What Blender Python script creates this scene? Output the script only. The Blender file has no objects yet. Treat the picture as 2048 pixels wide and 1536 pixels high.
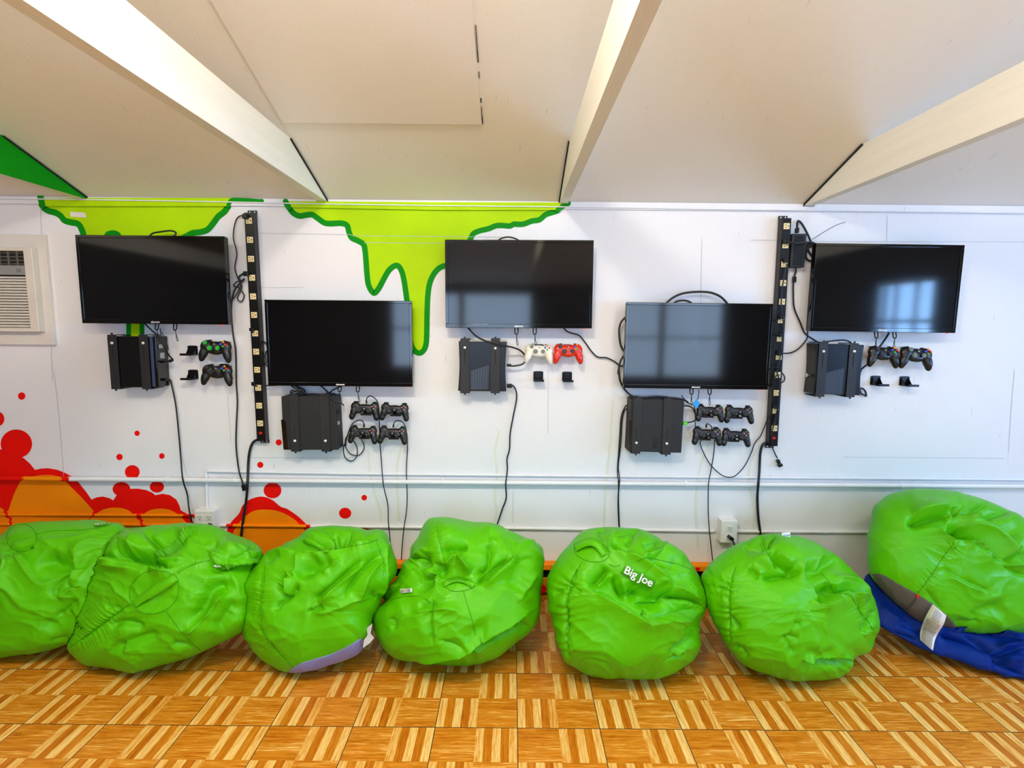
import bpy, bmesh, math, random
import numpy as np
from mathutils import Vector, Matrix
from mathutils.geometry import tessellate_polygon
from mathutils.bvhtree import BVHTree
S = bpy.context.scene
COL = S.collection
random.seed(7)
# ------------------------------------------------------------------ camera
F, PITCH, YAW, ROLL = 1044.16, 0.114058, 0.001233, 0.009380
CX, CY, CZ = -0.0345, -2.7604, 1.4854
cp, sp = math.cos(PITCH), math.sin(PITCH)
fwd = np.array([math.sin(YAW)*cp, math.cos(YAW)*cp, -sp])
rt = np.array([math.cos(YAW), -math.sin(YAW), 0.0])
up = np.cross(rt, fwd)
rt, up = math.cos(ROLL)*rt + math.sin(ROLL)*up, -math.sin(ROLL)*rt + math.cos(ROLL)*up
CAM = np.array([CX, CY, CZ])
cd = bpy.data.cameras.new('camera'); cam = bpy.data.objects.new('camera', cd); COL.objects.link(cam)
cd.sensor_width = 36; cd.lens = F/2048*36; cd.clip_start = 0.02
m = Matrix.Identity(4)
for i in range(3):
    m[i][0], m[i][1], m[i][2], m[i][3] = rt[i], up[i], -fwd[i], CAM[i]
cam.matrix_world = m
S.camera = cam

def ray(px, py):
    return (px-1024)/F*rt - (py-768)/F*up + fwd
def W(px, py, Y=0.0):
    """point on the vertical plane y=Y seen at a photograph position"""
    d = ray(px, py); return Vector(CAM + d*((Y-CY)/d[1]))
def FL(px, py, z=0.0):
    d = ray(px, py); return Vector(CAM + d*((z-CZ)/d[2]))
def rays(P):
    P = np.asarray(P, float)
    return ((P[:, 0]-1024)/F)[:, None]*rt - ((P[:, 1]-768)/F)[:, None]*up + fwd
def project(X):
    d = np.asarray(X, float)-CAM; z = d@fwd
    return np.stack([1024+F*(d@rt)/z, 768-F*(d@up)/z], -1)
# zoom-frame converters
def Z(ox, oy, s):
    return lambda pts: [(ox+p[0]*s, oy+p[1]*s)+tuple(p[2:]) for p in pts]
s4 = 520/2048
z1 = Z(0, 380, s4); z2 = Z(500, 380, s4); z3 = Z(1000, 380, s4); z4 = Z(1500, 380, 548/2048)
z5 = Z(0, 740, s4); z6 = Z(500, 740, s4); z7 = Z(1000, 740, s4); z8 = Z(1500, 740, 548/2048)
b1 = Z(0, 1020, s4); b3 = Z(450, 1020, s4); b4 = Z(720, 1020, s4); b5 = Z(1040, 1020, s4)
b6 = Z(1380, 1020, s4); b7 = Z(1648, 960, 400/1536)

# ------------------------------------------------------------------ materials
def lin(c):
    if isinstance(c, str):
        c = [int(c[i:i+2], 16)/255 for i in (0, 2, 4)]
        return tuple(x/12.92 if x <= .04045 else ((x+.055)/1.055)**2.4 for x in c)
    return tuple(c)
MATS = {}
def mat(name, col, rough=.5, metal=0, spec=.5, bump=0, bscale=200, var=0, vscale=6, coat=0, stretch=None, emit=0, sheen=0):
    if name in MATS: return MATS[name]
    M = bpy.data.materials.new(name); M.use_nodes = True
    nt = M.node_tree; b = nt.nodes['Principled BSDF']
    c = lin(col)
    b.inputs['Base Color'].default_value = (*c, 1)
    b.inputs['Roughness'].default_value = rough
    b.inputs['Metallic'].default_value = metal
    b.inputs['Specular IOR Level'].default_value = spec
    b.inputs['Coat Weight'].default_value = coat
    if sheen:
        b.inputs['Sheen Weight'].default_value = sheen
    if emit:
        b.inputs['Emission Color'].default_value = (*c, 1); b.inputs['Emission Strength'].default_value = emit
    tc = nt.nodes.new('ShaderNodeTexCoord'); vec = tc.outputs['Object']
    if stretch:
        mp = nt.nodes.new('ShaderNodeMapping'); mp.inputs['Scale'].default_value = stretch
        nt.links.new(vec, mp.inputs['Vector']); vec = mp.outputs['Vector']
    n = nt.nodes.new('ShaderNodeTexNoise'); n.inputs['Scale'].default_value = vscale; n.inputs['Detail'].default_value = 6
    nt.links.new(vec, n.inputs['Vector'])
    r = nt.nodes.new('ShaderNodeValToRGB')
    k = var if var else .02
    r.color_ramp.elements[0].color = (*[x*(1-k) for x in c], 1); r.color_ramp.elements[1].color = (*[min(1, x*(1+k)) for x in c], 1)
    r.color_ramp.elements[0].position = .3; r.color_ramp.elements[1].position = .7
    nt.links.new(n.outputs['Fac'], r.inputs['Fac']); nt.links.new(r.outputs['Color'], b.inputs['Base Color'])
    if bump:
        n2 = nt.nodes.new('ShaderNodeTexNoise'); n2.inputs['Scale'].default_value = bscale; n2.inputs['Detail'].default_value = 4
        nt.links.new(vec, n2.inputs['Vector'])
        bp = nt.nodes.new('ShaderNodeBump'); bp.inputs['Strength'].default_value = bump; bp.inputs['Distance'].default_value = .004
        nt.links.new(n2.outputs['Fac'], bp.inputs['Height']); nt.links.new(bp.outputs['Normal'], b.inputs['Normal'])
    MATS[name] = M
    return M

class NT:
    def __init__(s, M):
        s.nt = M.node_tree
    def m(s, op, a, b=0.0, c=0.0):
        n = s.nt.nodes.new('ShaderNodeMath'); n.operation = op
        for i, x in enumerate((a, b, c)):
            if hasattr(x, 'links'): s.nt.links.new(x, n.inputs[i])
            else: n.inputs[i].default_value = x
        return n.outputs[0]
    def noise(s, v, sc, det=4, dist=0):
        n = s.nt.nodes.new('ShaderNodeTexNoise'); n.inputs['Scale'].default_value = sc; n.inputs['Detail'].default_value = det; n.inputs['Distortion'].default_value = dist
        s.nt.links.new(v, n.inputs['Vector']); return n.outputs['Fac']
    def comb(s, x, y, z):
        n = s.nt.nodes.new('ShaderNodeCombineXYZ')
        for i, q in enumerate((x, y, z)):
            if hasattr(q, 'links'): s.nt.links.new(q, n.inputs[i])
            else: n.inputs[i].default_value = q
        return n.outputs[0]
    def mix(s, f, a, b):
        n = s.nt.nodes.new('ShaderNodeMix'); n.data_type = 'RGBA'
        for nm, q in (('Factor', f),):
            if hasattr(q, 'links'): s.nt.links.new(q, n.inputs[0])
            else: n.inputs[0].default_value = q
        for i, q in ((6, a), (7, b)):
            if hasattr(q, 'links'): s.nt.links.new(q, n.inputs[i])
            else: n.inputs[i].default_value = (*q, 1)
        return n.outputs[2]
    def white(s, v):
        n = s.nt.nodes.new('ShaderNodeTexWhiteNoise'); n.noise_dimensions = '3D'; s.nt.links.new(v, n.inputs['Vector']); return n.outputs['Value']
    def ramp(s, f, e):
        n = s.nt.nodes.new('ShaderNodeValToRGB'); cr = n.color_ramp
        while len(cr.elements) < len(e): cr.elements.new(.5)
        for x, (p, c) in zip(cr.elements, e): x.position = p; x.color = (*c, 1)
        s.nt.links.new(f, n.inputs['Fac']); return n.outputs['Color']

T = .3048
def floor_material():
    M = bpy.data.materials.new('parquet_tile'); M.use_nodes = True; N = NT(M); nt = M.node_tree
    b = nt.nodes['Principled BSDF']
    tc = nt.nodes.new('ShaderNodeTexCoord'); sx = nt.nodes.new('ShaderNodeSeparateXYZ'); nt.links.new(tc.outputs['Object'], sx.inputs[0])
    X = N.m('DIVIDE', sx.outputs[0], T); Y = N.m('DIVIDE', N.m('MULTIPLY', N.m('ADD', sx.outputs[1], .68), -1), T)
    u = N.m('FRACT', X); v = N.m('FRACT', Y); iu = N.m('FLOOR', X); iv = N.m('FLOOR', Y)
    a = N.m('GREATER_THAN', u, .5); c = N.m('GREATER_THAN', v, .5)
    vert = N.m('ABSOLUTE', N.m('SUBTRACT', a, c))            # 1 where strips run away from the wall
    hz = N.m('SUBTRACT', 1.0, vert)
    across = N.m('ADD', N.m('MULTIPLY', vert, u), N.m('MULTIPLY', hz, v))
    along = N.m('ADD', N.m('MULTIPLY', vert, v), N.m('MULTIPLY', hz, u))
    st = N.m('MULTIPLY', across, 10.0)
    jit = N.m('SUBTRACT', N.noise(N.comb(N.m('MULTIPLY', along, 7.0), N.m('MULTIPLY', iu, 3.1), N.m('MULTIPLY', iv, 5.3)), 1.5, 2), .5)
    st = N.m('ADD', st, N.m('MULTIPLY', jit, .12))
    sid = N.m('FLOOR', st)
    sidm = N.m('MODULO', sid, 5.0)
    odd = N.m('MODULO', sidm, 2.0)
    h = N.white(N.comb(sid, N.m('ADD', vert, .5), N.m('ADD', N.m('MULTIPLY', a, 2.0), c)))
    h2 = N.white(N.comb(N.m('ADD', sid, N.m('MULTIPLY', iu, 13.0)), N.m('ADD', iv, .5), vert))
    gv = N.comb(N.m('MULTIPLY', across, 46.0), N.m('MULTIPLY', along, 2.0), N.m('ADD', N.m('MULTIPLY', sid, 3.7), N.m('ADD', N.m('MULTIPLY', iu, 7.7), N.m('MULTIPLY', iv, 11.3))))
    g = N.noise(gv, 1.0, 6, 1.2)
    gf = N.noise(N.comb(N.m('MULTIPLY', across, 210.0), N.m('MULTIPLY', along, 9.0), sid), 1.0, 3)
    big = N.noise(N.comb(N.m('MULTIPLY', across, 14.0), N.m('MULTIPLY', along, 2.2), N.m('MULTIPLY', sid, 9.1)), 1.0, 3, 2.0)
    # tone 0 dark .. 1 light
    tv = N.m('ADD', N.m('ADD', .10, N.m('MULTIPLY', N.m('SUBTRACT', 1.0, odd), .48)), N.m('MULTIPLY', h, .16))
    tv = N.m('ADD', tv, N.m('MULTIPLY', N.m('SUBTRACT', g, .5), .75))
    tv = N.m('ADD', tv, N.m('MULTIPLY', N.m('SUBTRACT', big, .5), .55))
    th = N.m('ADD', .32, N.m('ADD', N.m('MULTIPLY', h, .12), N.m('MULTIPLY', N.m('SUBTRACT', g, .5), 1.35)))
    th = N.m('ADD', th, N.m('MULTIPLY', N.m('SUBTRACT', big, .5), .6))
    t = N.m('ADD', N.m('MULTIPLY', vert, tv), N.m('MULTIPLY', hz, th))
    t = N.m('ADD', t, N.m('MULTIPLY', N.m('SUBTRACT', gf, .5), .22))
    t = N.m('ADD', t, N.m('MULTIPLY', N.m('SUBTRACT', h2, .5), .10))
    col = N.ramp(t, [(0.0, lin('A85404')), (.22, lin('C4720A')), (.5, lin('D98E26')), (.78, lin('F2C672')), (1.0, lin('F8DA98'))])
    # grout
    def edge(q):
        return N.m('LESS_THAN', N.m('MINIMUM', q, N.m('SUBTRACT', 1.0, q)), .0052)
    gr = N.m('MAXIMUM', edge(u), edge(v))
    col = N.mix(gr, col, lin('4A3B28'))
    nt.links.new(col, b.inputs['Base Color'])
    b.inputs['Roughness'].default_value = .42; b.inputs['Specular IOR Level'].default_value = .35
    bp = nt.nodes.new('ShaderNodeBump'); bp.inputs['Strength'].default_value = .5; bp.inputs['Distance'].default_value = .002
    nt.links.new(N.m('SUBTRACT', 1.0, gr), bp.inputs['Height']); nt.links.new(bp.outputs['Normal'], b.inputs['Normal'])
    return M

def painted_ply(name, col, col2, grain=(1, 1, 1), spots=True, bump=.35):
    M = bpy.data.materials.new(name); M.use_nodes = True; N = NT(M); nt = M.node_tree
    b = nt.nodes['Principled BSDF']
    tc = nt.nodes.new('ShaderNodeTexCoord'); mp = nt.nodes.new('ShaderNodeMapping'); mp.inputs['Scale'].default_value = grain
    nt.links.new(tc.outputs['Object'], mp.inputs['Vector']); v = mp.outputs['Vector']
    lo = N.noise(tc.outputs['Object'], 1.7, 3)
    c = N.mix(N.m('MULTIPLY', lo, .9), lin(col), lin(col2))
    if spots:
        sp_ = N.noise(v, 16, 2)
        f = N.m('MULTIPLY', N.m('GREATER_THAN', sp_, .745), .35)
        c = N.mix(f, c, lin('8A7F6C'))
    nt.links.new(c, b.inputs['Base Color'])
    b.inputs['Roughness'].default_value = .62; b.inputs['Specular IOR Level'].default_value = .3
    g = N.noise(v, 30, 6, .4)
    bp = nt.nodes.new('ShaderNodeBump'); bp.inputs['Strength'].default_value = bump; bp.inputs['Distance'].default_value = .003
    nt.links.new(g, bp.inputs['Height']); nt.links.new(bp.outputs['Normal'], b.inputs['Normal'])
    return M

def fabric(name, col, col2, rough=.5, spec=.35):
    M = bpy.data.materials.new(name); M.use_nodes = True; N = NT(M); nt = M.node_tree
    b = nt.nodes['Principled BSDF']
    tc = nt.nodes.new('ShaderNodeTexCoord'); v = tc.outputs['Object']
    lo = N.noise(v, 4, 3)
    nt.links.new(N.mix(lo, lin(col), lin(col2)), b.inputs['Base Color'])
    b.inputs['Roughness'].default_value = rough; b.inputs['Specular IOR Level'].default_value = spec
    w = N.m('ADD', N.m('MULTIPLY', N.noise(v, 420, 2), .35), N.noise(v, 38, 4, .6))
    bp = nt.nodes.new('ShaderNodeBump'); bp.inputs['Strength'].default_value = .12; bp.inputs['Distance'].default_value = .004
    nt.links.new(w, bp.inputs['Height']); nt.links.new(bp.outputs['Normal'], b.inputs['Normal'])
    return M

M_floor = floor_material()
M_wall = painted_ply('white_wall_paint', 'E4E4E6', 'EEEEEF', (6, 1, .5), True, .25)
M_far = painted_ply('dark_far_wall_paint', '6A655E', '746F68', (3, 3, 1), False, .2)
M_ceil = painted_ply('white_ceiling_paint', 'EEE9E0', 'F3EFE8', (7, .6, 1), True, .4)
M_patch = painted_ply('ceiling_patch_paint', 'ECE6E0', 'F0EBE6', (3, 3, 1), False, .15)
M_beam = mat('beam_paint', 'ECEADF', .6, bump=.25, bscale=40, var=.03, stretch=(6, .5, 6))
M_white = mat('white_gloss_paint', 'E9EBEC', .45, var=.03, vscale=10)
M_lime = mat('lime_paint', 'B2DE00', .6, spec=.15, var=.09, vscale=3)
M_dkgreen = mat('green_paint', '028C0C', .6, spec=.15, var=.04)
M_red = mat('red_paint', 'EE0C02', .6, spec=.15, var=.04)
M_orange = mat('orange_paint', 'F88C04', .6, spec=.15, var=.06)
M_seam = mat('panel_joint', 'B9BBBF', .7)
M_stain = mat('cream_stain', 'DEE1D2', .6)
M_blk = mat('black_plastic', '0C0C0E', .3, spec=.35, var=.05)
M_blk_matte = mat('matte_black_plastic', '1A1B1F', .6, bump=.12, bscale=900)
M_blk_metal = mat('black_powder_coat', '262628', .5, spec=.4, bump=.1, bscale=700)
M_gloss = mat('gloss_black', '08080A', .07, spec=.6)
M_screen = mat('dark_screen', '0B0B0D', .07, spec=.5)
M_rubber = mat('black_cable_rubber', '151517', .5)
M_green_shell = fabric('green_nylon', '4EB200', '5ABA02', .4, .22)
M_green_dark = fabric('green_nylon_trim', '3A8E00', '409602', .5, .15)
M_blue = fabric('blue_nylon', '02246E', '042A80', .5, .12)
M_greyfab = fabric('grey_base_fabric', '5A5652', '66605C', .7, .2)
M_lilac = fabric('lilac_base_fabric', '7C82B4', '8A8EC0', .6, .3)
M_tag = mat('white_tag', 'EDEDEA', .6)
M_ink = mat('dark_ink', '3A3A3A', .7)
M_blueink = mat('blue_ink', '1C56B8', .6)
M_ivory = mat('ivory_plastic', 'EBD9A0', .4)
M_slot = mat('socket_hole', '151210', .8)
M_redlamp = mat('red_switch', 'E01508', .35)
M_led = mat('red_led', (1, .02, .01), .3, emit=2.0)
M_ac = mat('aged_white_plastic', 'DAD3C6', .5, var=.05)
M_acgrey = mat('grey_panel', '8D8D8B', .5)
M_acdark = mat('vent_interior', '3A3630', .8)
M_screw = mat('white_screw', 'F2F2F2', .3)
M_xwhite = mat('white_shell', 'E6E4D6', .38)
M_xred = mat('red_shell', 'D42410', .35, coat=.3)
M_xblk = mat('black_shell', '121213', .34)
M_psblk = mat('dark_shell', '0E0F11', .38)
M_grey = mat('grey_rubber', '6E7670', .6)
M_gstick = mat('green_rubber', '17A531', .5)
M_stick = mat('black_rubber', '242428', .35)
M_b = {k: mat(k+'_button', c, .3) for k, c in dict(yellow='F08A18', red='E02A1C', green='3CB42A', blue='2A5CE8', teal='2C9A8C', pink='C47A96', coral='D65A46', grey='9A9AA0').items()}
M_silver = mat('silver_metal', 'B8BABC', .25, metal=1)
M_tagblue = mat('blue_tag', '2C9AE8', .4)
M_hdmig = mat('green_plug', '58D818', .4)
M_vent = mat('vent_mesh', '0B0D12', .5)
M_dark = mat('dark_gap', '17130F', .9)
M_tape = mat('masking_tape', 'E4E4DC', .6)

# ------------------------------------------------------------------ object helpers
def link(name, me, mt=None, parent=None, smooth=False):
    o = bpy.data.objects.new(name, me); COL.objects.link(o)
    if mt is not None:
        for q in (mt if isinstance(mt, (list, tuple)) else [mt]): me.materials.append(q)
    if smooth:
        me.polygons.foreach_set('use_smooth', [True]*len(me.polygons))
    if parent is not None: o.parent = parent
    return o
def tag(o, label=None, cat=None, group=None, kind=None):
    if label: o['label'] = label
    if cat: o['category'] = cat
    if group: o['group'] = group
    if kind: o['kind'] = kind
    return o
def empty(name, loc, label, cat, group=None, rot=None):
    o = bpy.data.objects.new(name, None); COL.objects.link(o); o.location = loc; o.empty_display_size = .05
    if rot: o.rotation_euler = rot
    return tag(o, label, cat, group)
def fin(bm, name, mt, parent=None, smooth=False, bev=0, seg=2):
    bmesh.ops.recalc_face_normals(bm, faces=bm.faces[:])
    me = bpy.data.meshes.new(name); bm.to_mesh(me); bm.free()
    o = link(name, me, mt, parent, smooth or bev > 0)
    if bev:
        md = o.modifiers.new('bevel', 'BEVEL'); md.width = bev; md.segments = seg; md.limit_method = 'ANGLE'; md.angle_limit = math.radians(40)
        md.harden_normals = True
    return o
def addbox(bm, c, d, rot=None):
    M = Matrix.Translation(c)
    if rot is not None: M = M @ rot
    return bmesh.ops.create_cube(bm, size=1, matrix=M @ Matrix.Diagonal((d[0], d[1], d[2], 1)))['verts']
def box(name, c, d, mt, parent=None, bev=0, rot=None):
    bm = bmesh.new(); addbox(bm, Vector(c), d, rot); return fin(bm, name, mt, parent, bev=bev)
def addcyl(bm, c, r, h, axis='Y', seg=24, r2=None):
    R = {'Z': Matrix.Identity(4), 'Y': Matrix.Rotation(math.pi/2, 4, 'X'), 'X': Matrix.Rotation(math.pi/2, 4, 'Y')}[axis]
    return bmesh.ops.create_cone(bm, cap_ends=True, segments=seg, radius1=r, radius2=r if r2 is None else r2, depth=h, matrix=Matrix.Translation(c) @ R)['verts']
def cyl(name, c, r, h, mt, parent=None, axis='Y', seg=24, bev=0, r2=None):
    bm = bmesh.new(); addcyl(bm, Vector(c), r, h, axis, seg, r2); o = fin(bm, name, mt, parent, bev=bev)
    return o
def prism(name, pts, y0, y1, mt, parent=None, bev=0):
    """outline in x,z (list of (x,z)) extruded from y0 to y1"""
    bm = bmesh.new()
    a = [bm.verts.new((x, y0, z)) for x, z in pts]; b = [bm.verts.new((x, y1, z)) for x, z in pts]
    n = len(pts)
    bm.faces.new(a); bm.faces.new(b[::-1])
    for i in range(n): bm.faces.new((a[i], b[i], b[(i+1) % n], a[(i+1) % n]))
    return fin(bm, name, mt, parent, bev=bev)
def catmull(P, n=8, closed=False):
    P = [np.array(p, float) for p in P]; out = []
    L = len(P)
    for i in range(L if closed else L-1):
        if closed: a, b, c, d = P[i-1], P[i], P[(i+1) % L], P[(i+2) % L]
        else: a, b, c, d = P[max(i-1, 0)], P[i], P[i+1], P[min(i+2, L-1)]
        for k in range(n):
            t = k/n
            out.append(.5*((2*b)+(-a+c)*t+(2*a-5*b+4*c-d)*t*t+(-a+3*b-3*c+d)*t**3))
    if not closed: out.append(P[-1])
    return out
def tube_mesh(name, P, r, mt, parent=None, sides=8, closed=False):
    P = [Vector(p) for p in P]; n = len(P)
    verts = []; faces = []
    prev = None
    for i, p in enumerate(P):
        if closed: t = P[(i+1) % n]-P[i-1]
        else: t = P[min(i+1, n-1)]-P[max(i-1, 0)]
        if t.length < 1e-9: t = Vector((0, 0, 1))
        t.normalize()
        if prev is None:
            u = t.orthogonal().normalized()
        else:
            u = (prev - t*prev.dot(t)); u = u.normalized() if u.length > 1e-6 else t.orthogonal().normalized()
        prev = u; v = t.cross(u)
        for k in range(sides):
            a = 2*math.pi*k/sides
            verts.append(p+(u*math.cos(a)+v*math.sin(a))*r)
    for i in range(n if closed else n-1):
        j = (i+1) % n
        for k in range(sides):
            k2 = (k+1) % sides
            faces.append((i*sides+k, i*sides+k2, j*sides+k2, j*sides+k))
    if not closed:
        faces.append(tuple(range(sides))[::-1]); faces.append(tuple((n-1)*sides+k for k in range(sides)))
    me = bpy.data.meshes.new(name); me.from_pydata([tuple(v) for v in verts], [], faces); me.update()
    return link(name, me, mt, parent, True)
def kids(o):
    return [c for c in bpy.data.objects if c.parent == o]
def copy_tree(o, tree):
    """copy of a thing with copies of its parts and their sub-parts; tree = nested (object, [children])"""
    r = o.copy(); COL.objects.link(r)
    for c, sub in tree:
        d = c.copy(); COL.objects.link(d); d.parent = r
        for e, _ in sub:
            f = e.copy(); COL.objects.link(f); f.parent = d
    return r
def tree_of(o):
    return [(c, [(e, []) for e in kids(c)]) for c in kids(o)]
def text_mesh(txt, size, ext=.0004, off=0.0, align='CENTER', spacing=1.0):
    cu = bpy.data.curves.new('t', 'FONT'); cu.body = txt; cu.size = size; cu.extrude = ext; cu.offset = off
    cu.align_x = align; cu.align_y = 'CENTER'; cu.space_character = spacing
    o = bpy.data.objects.new('t', cu); COL.objects.link(o)
    dg = bpy.context.evaluated_depsgraph_get()
    me = bpy.data.meshes.new_from_object(o.evaluated_get(dg)); bpy.data.objects.remove(o); bpy.data.curves.remove(cu)
    me.materials.clear()
    return me

# ------------------------------------------------------------------ setting
HALL_L, HALL_R, BACK = -4.3, 4.3, -5.9
TOPZ, SL = 2.108, .36
RIDGE = -2.95
def struct(o, label=None):
    o['kind'] = 'structure'
    if label: o['label'] = label
    return o
bm = bmesh.new(); addbox(bm, Vector((0, (BACK)/2, -.05)), (HALL_R-HALL_L+.2, -BACK+.2, .1))
flo = struct(fin(bm, 'floor', M_floor), 'orange wood-look parquet tile floor')
bm = bmesh.new(); addbox(bm, Vector((0, .05, 1.054)), (HALL_R-HALL_L+.2, .1, 2.108))
wall = struct(fin(bm, 'wall_back', M_wall), 'white painted wall with slime and bubble mural')
# ceiling: two slopes of a gable
bm = bmesh.new()
def slab(y0, z0, y1, z1):
    vs = []
    for x in (HALL_L-.1, HALL_R+.1):
        for (y, z) in ((y0, z0), (y1, z1), (y1, z1+.06), (y0, z0+.06)): vs.append(bm.verts.new((x, y, z)))
    a, b = vs[:4], vs[4:]
    bm.faces.new(a); bm.faces.new(b[::-1])
    for i in range(4): bm.faces.new((a[i], b[i], b[(i+1) % 4], a[(i+1) % 4]))
slab(.1, TOPZ-.1*SL, RIDGE, TOPZ-RIDGE*SL)
slab(RIDGE, TOPZ-RIDGE*SL, BACK-.1, TOPZ-RIDGE*SL-(RIDGE-BACK+.1)*SL)
ceil = struct(fin(bm, 'ceiling', M_ceil), 'sloping off-white plywood ceiling')
def CE(px, py, off=0.0):
    """point on the front ceiling slope seen at a photograph position"""
    d = ray(px, py); t = (TOPZ-off-CZ-SL*CY)/(d[2]+SL*d[1]); return Vector(CAM+d*t)
# patch board on the ceiling between two beams
pA = CE(560, 243); pB = CE(961, 246); 
bm = bmesh.new(); th = .006
x0, x1 = -.975, pB.x+.005
yA = (pA.y+pB.y)/2
q = [(x0, yA), (x1, yA), (x1-.01, -2.6), (x0, -2.6)]
lo = [bm.verts.new((x, y, TOPZ-SL*y-th)) for x, y in q]; hi = [bm.verts.new((x, y, TOPZ-SL*y+.002)) for x, y in q]
bm.faces.new(lo); bm.faces.new(hi[::-1])
for i in range(4): bm.faces.new((lo[i], hi[i], hi[(i+1) % 4], lo[(i+1) % 4]))
o = fin(bm, 'patch_board', M_patch, ceil); o['label'] = 'smooth ceiling board with an open cracked edge'
bm = bmesh.new()
ey = yA
k = 0
while ey > -2.2:
    ln = random.uniform(.012, .07)
    if random.random() < .55:
        a = Vector((x1+.004, ey-ln/2, TOPZ-SL*(ey-ln/2)-.002)); addbox(bm, a, (random.uniform(.0012, .0042), ln, .004), Matrix.Rotation(-math.atan(SL), 4, 'X'))
    ey -= ln*.8; k += 1
fin(bm, 'crack', M_dark, ceil)
# beams (level ties, ends cut to the roof slope)
def beam(xf, side, label, facemat):
    """xf: x of the visible face, side +1 body extends to +x"""
    w = .042; zb, zt = 2.098, 2.262
    x0, x1 = (xf, xf+w) if side > 0 else (xf-w, xf)
    prof = [(-.012, zb), (-.012, zb+.012), (-(zt-TOPZ)/SL-.01, zt), (BACK, zt), (BACK, zb)]
    bm = bmesh.new()
    a = [bm.verts.new((x0, y, z)) for y, z in prof]; b = [bm.verts.new((x1, y, z)) for y, z in prof]
    n = len(prof); fa = bm.faces.new(a); fb = bm.faces.new(b[::-1])
    for i in range(n): bm.faces.new((a[i], b[i], b[(i+1) % n], a[(i+1) % n]))
    (fa if side > 0 else fb).material_index = 1
    o = fin(bm, 'ceiling_beam', [M_beam, facemat]); struct(o, label)
    # dark open gap between the cut end and the ceiling
    bm = bmesh.new()
    e = 1 if side < 0 else -1
    xg = xf+e*.002
    p0 = (-.0, TOPZ-.004); p1 = (-(zt-TOPZ)/SL-.012, zt-.006)
    d = Vector((0, p1[0]-p0[0], p1[1]-p0[1])); mid = Vector((xg, (p0[0]+p1[0])/2, (p0[1]+p1[1])/2))
    addbox(bm, mid, (.008, d.length, .006), Matrix.Rotation(-math.atan(SL), 4, 'X'))
    addbox(bm, Vector(((x0+x1)/2, -.006, zb+.001)), (w+.016, .012, .006))
    fin(bm, 'end_gap', M_dark, o)
    return o
beam(-.984, -1, 'white level beam between the two painted slime drips', M_beam)
beam(.203, 1, 'white level beam ending beside the tip of the wide slime drip', M_beam)
beam(1.452, 1, 'white level beam above the power strip beside the power adapter', M_beam)
beam(-2.205, -1, 'level beam with a green painted side near the air conditioner', M_dkgreen)
beam(-3.43, -1, 'level beam out of view past the air conditioner', M_beam)
beam(2.67, 1, 'level beam out of view past the tallest bean bag', M_beam)
# other walls with windows
def wall_with_holes(name, axis, pos, a0, a1, z1f, holes, label, mt=None):
    """wall plate in x (axis 'x': plane y=pos) or y (axis 'y': plane x=pos) with rectangular holes (a0,a1,z0,z1)"""
    bm = bmesh.new()
    A = sorted({a0, a1, *[h[0] for h in holes], *[h[1] for h in holes], *([RIDGE] if axis == 'y' else [])})
    Zs = sorted({0.0, 2.1, *[h[2] for h in holes], *[h[3] for h in holes]})
    th = .1
    def P(a, o, z):
        return (a, pos+o, z) if axis == 'x' else (pos+o, a, z)
    sgn = -1 if axis == 'x' else (1 if pos > 0 else -1)
    def cell(a, b, z0, z1, z2=None):
        z2 = z1 if z2 is None else z2
        v = [bm.verts.new(P(x, o, z)) for o in (0, sgn*th) for x, z in ((a, z0), (b, z0), (b, z2), (a, z1))]
        for f in ((0, 1, 2, 3), (7, 6, 5, 4), (0, 4, 5, 1), (1, 5, 6, 2), (2, 6, 7, 3), (3, 7, 4, 0)): bm.faces.new([v[i] for i in f])
    for i in range(len(A)-1):
        for j in range(len(Zs)-1):
            c = ((A[i]+A[i+1])/2, (Zs[j]+Zs[j+1])/2)
            if any(h[0] < c[0] < h[1] and h[2] < c[1] < h[3] for h in holes): continue
            cell(A[i], A[i+1], Zs[j], Zs[j+1])
        if axis == 'y':
            zz = lambda y: TOPZ-SL*y if y > RIDGE else TOPZ-SL*RIDGE-(RIDGE-y)*SL
            cell(A[i], A[i+1], 2.1, zz(A[i]), zz(A[i+1]))
    return struct(fin(bm, name, M_far), label)
WR = (-3.75, -2.85, .9, 2.02); WR_ADDED = (-2.3, -1.15, .9, 2.02)      # right-wall window, and a second one added to boost blue light
WB1 = (1.4, 3.4, .62, 2.0); WB2 = (-2.0, .3, .75, 2.0)
wall_with_holes('wall_right', 'y', HALL_R, BACK, 0, None, [WR, WR_ADDED], 'side wall with a three-pane window and an added one')
wall_with_holes('wall_left', 'y', HALL_L, BACK, 0, None, [], 'plain side wall beyond the air conditioner')
wall_with_holes('wall_front', 'x', BACK, HALL_L, HALL_R, None, [WB1, WB2], 'wall behind the camera with two windows')
M_glass = bpy.data.materials.new('window_glass'); M_glass.use_nodes = True
nt = M_glass.node_tree; nt.nodes.remove(nt.nodes['Principled BSDF'])
tr = nt.nodes.new('ShaderNodeBsdfTransparent'); gl = nt.nodes.new('ShaderNodeBsdfGlossy'); gl.inputs['Roughness'].default_value = .02
mx = nt.nodes.new('ShaderNodeMixShader'); mx.inputs[0].default_value = .06
nt.links.new(tr.outputs[0], mx.inputs[1]); nt.links.new(gl.outputs[0], mx.inputs[2]); nt.links.new(mx.outputs[0], nt.nodes['Material Output'].inputs['Surface'])
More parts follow.
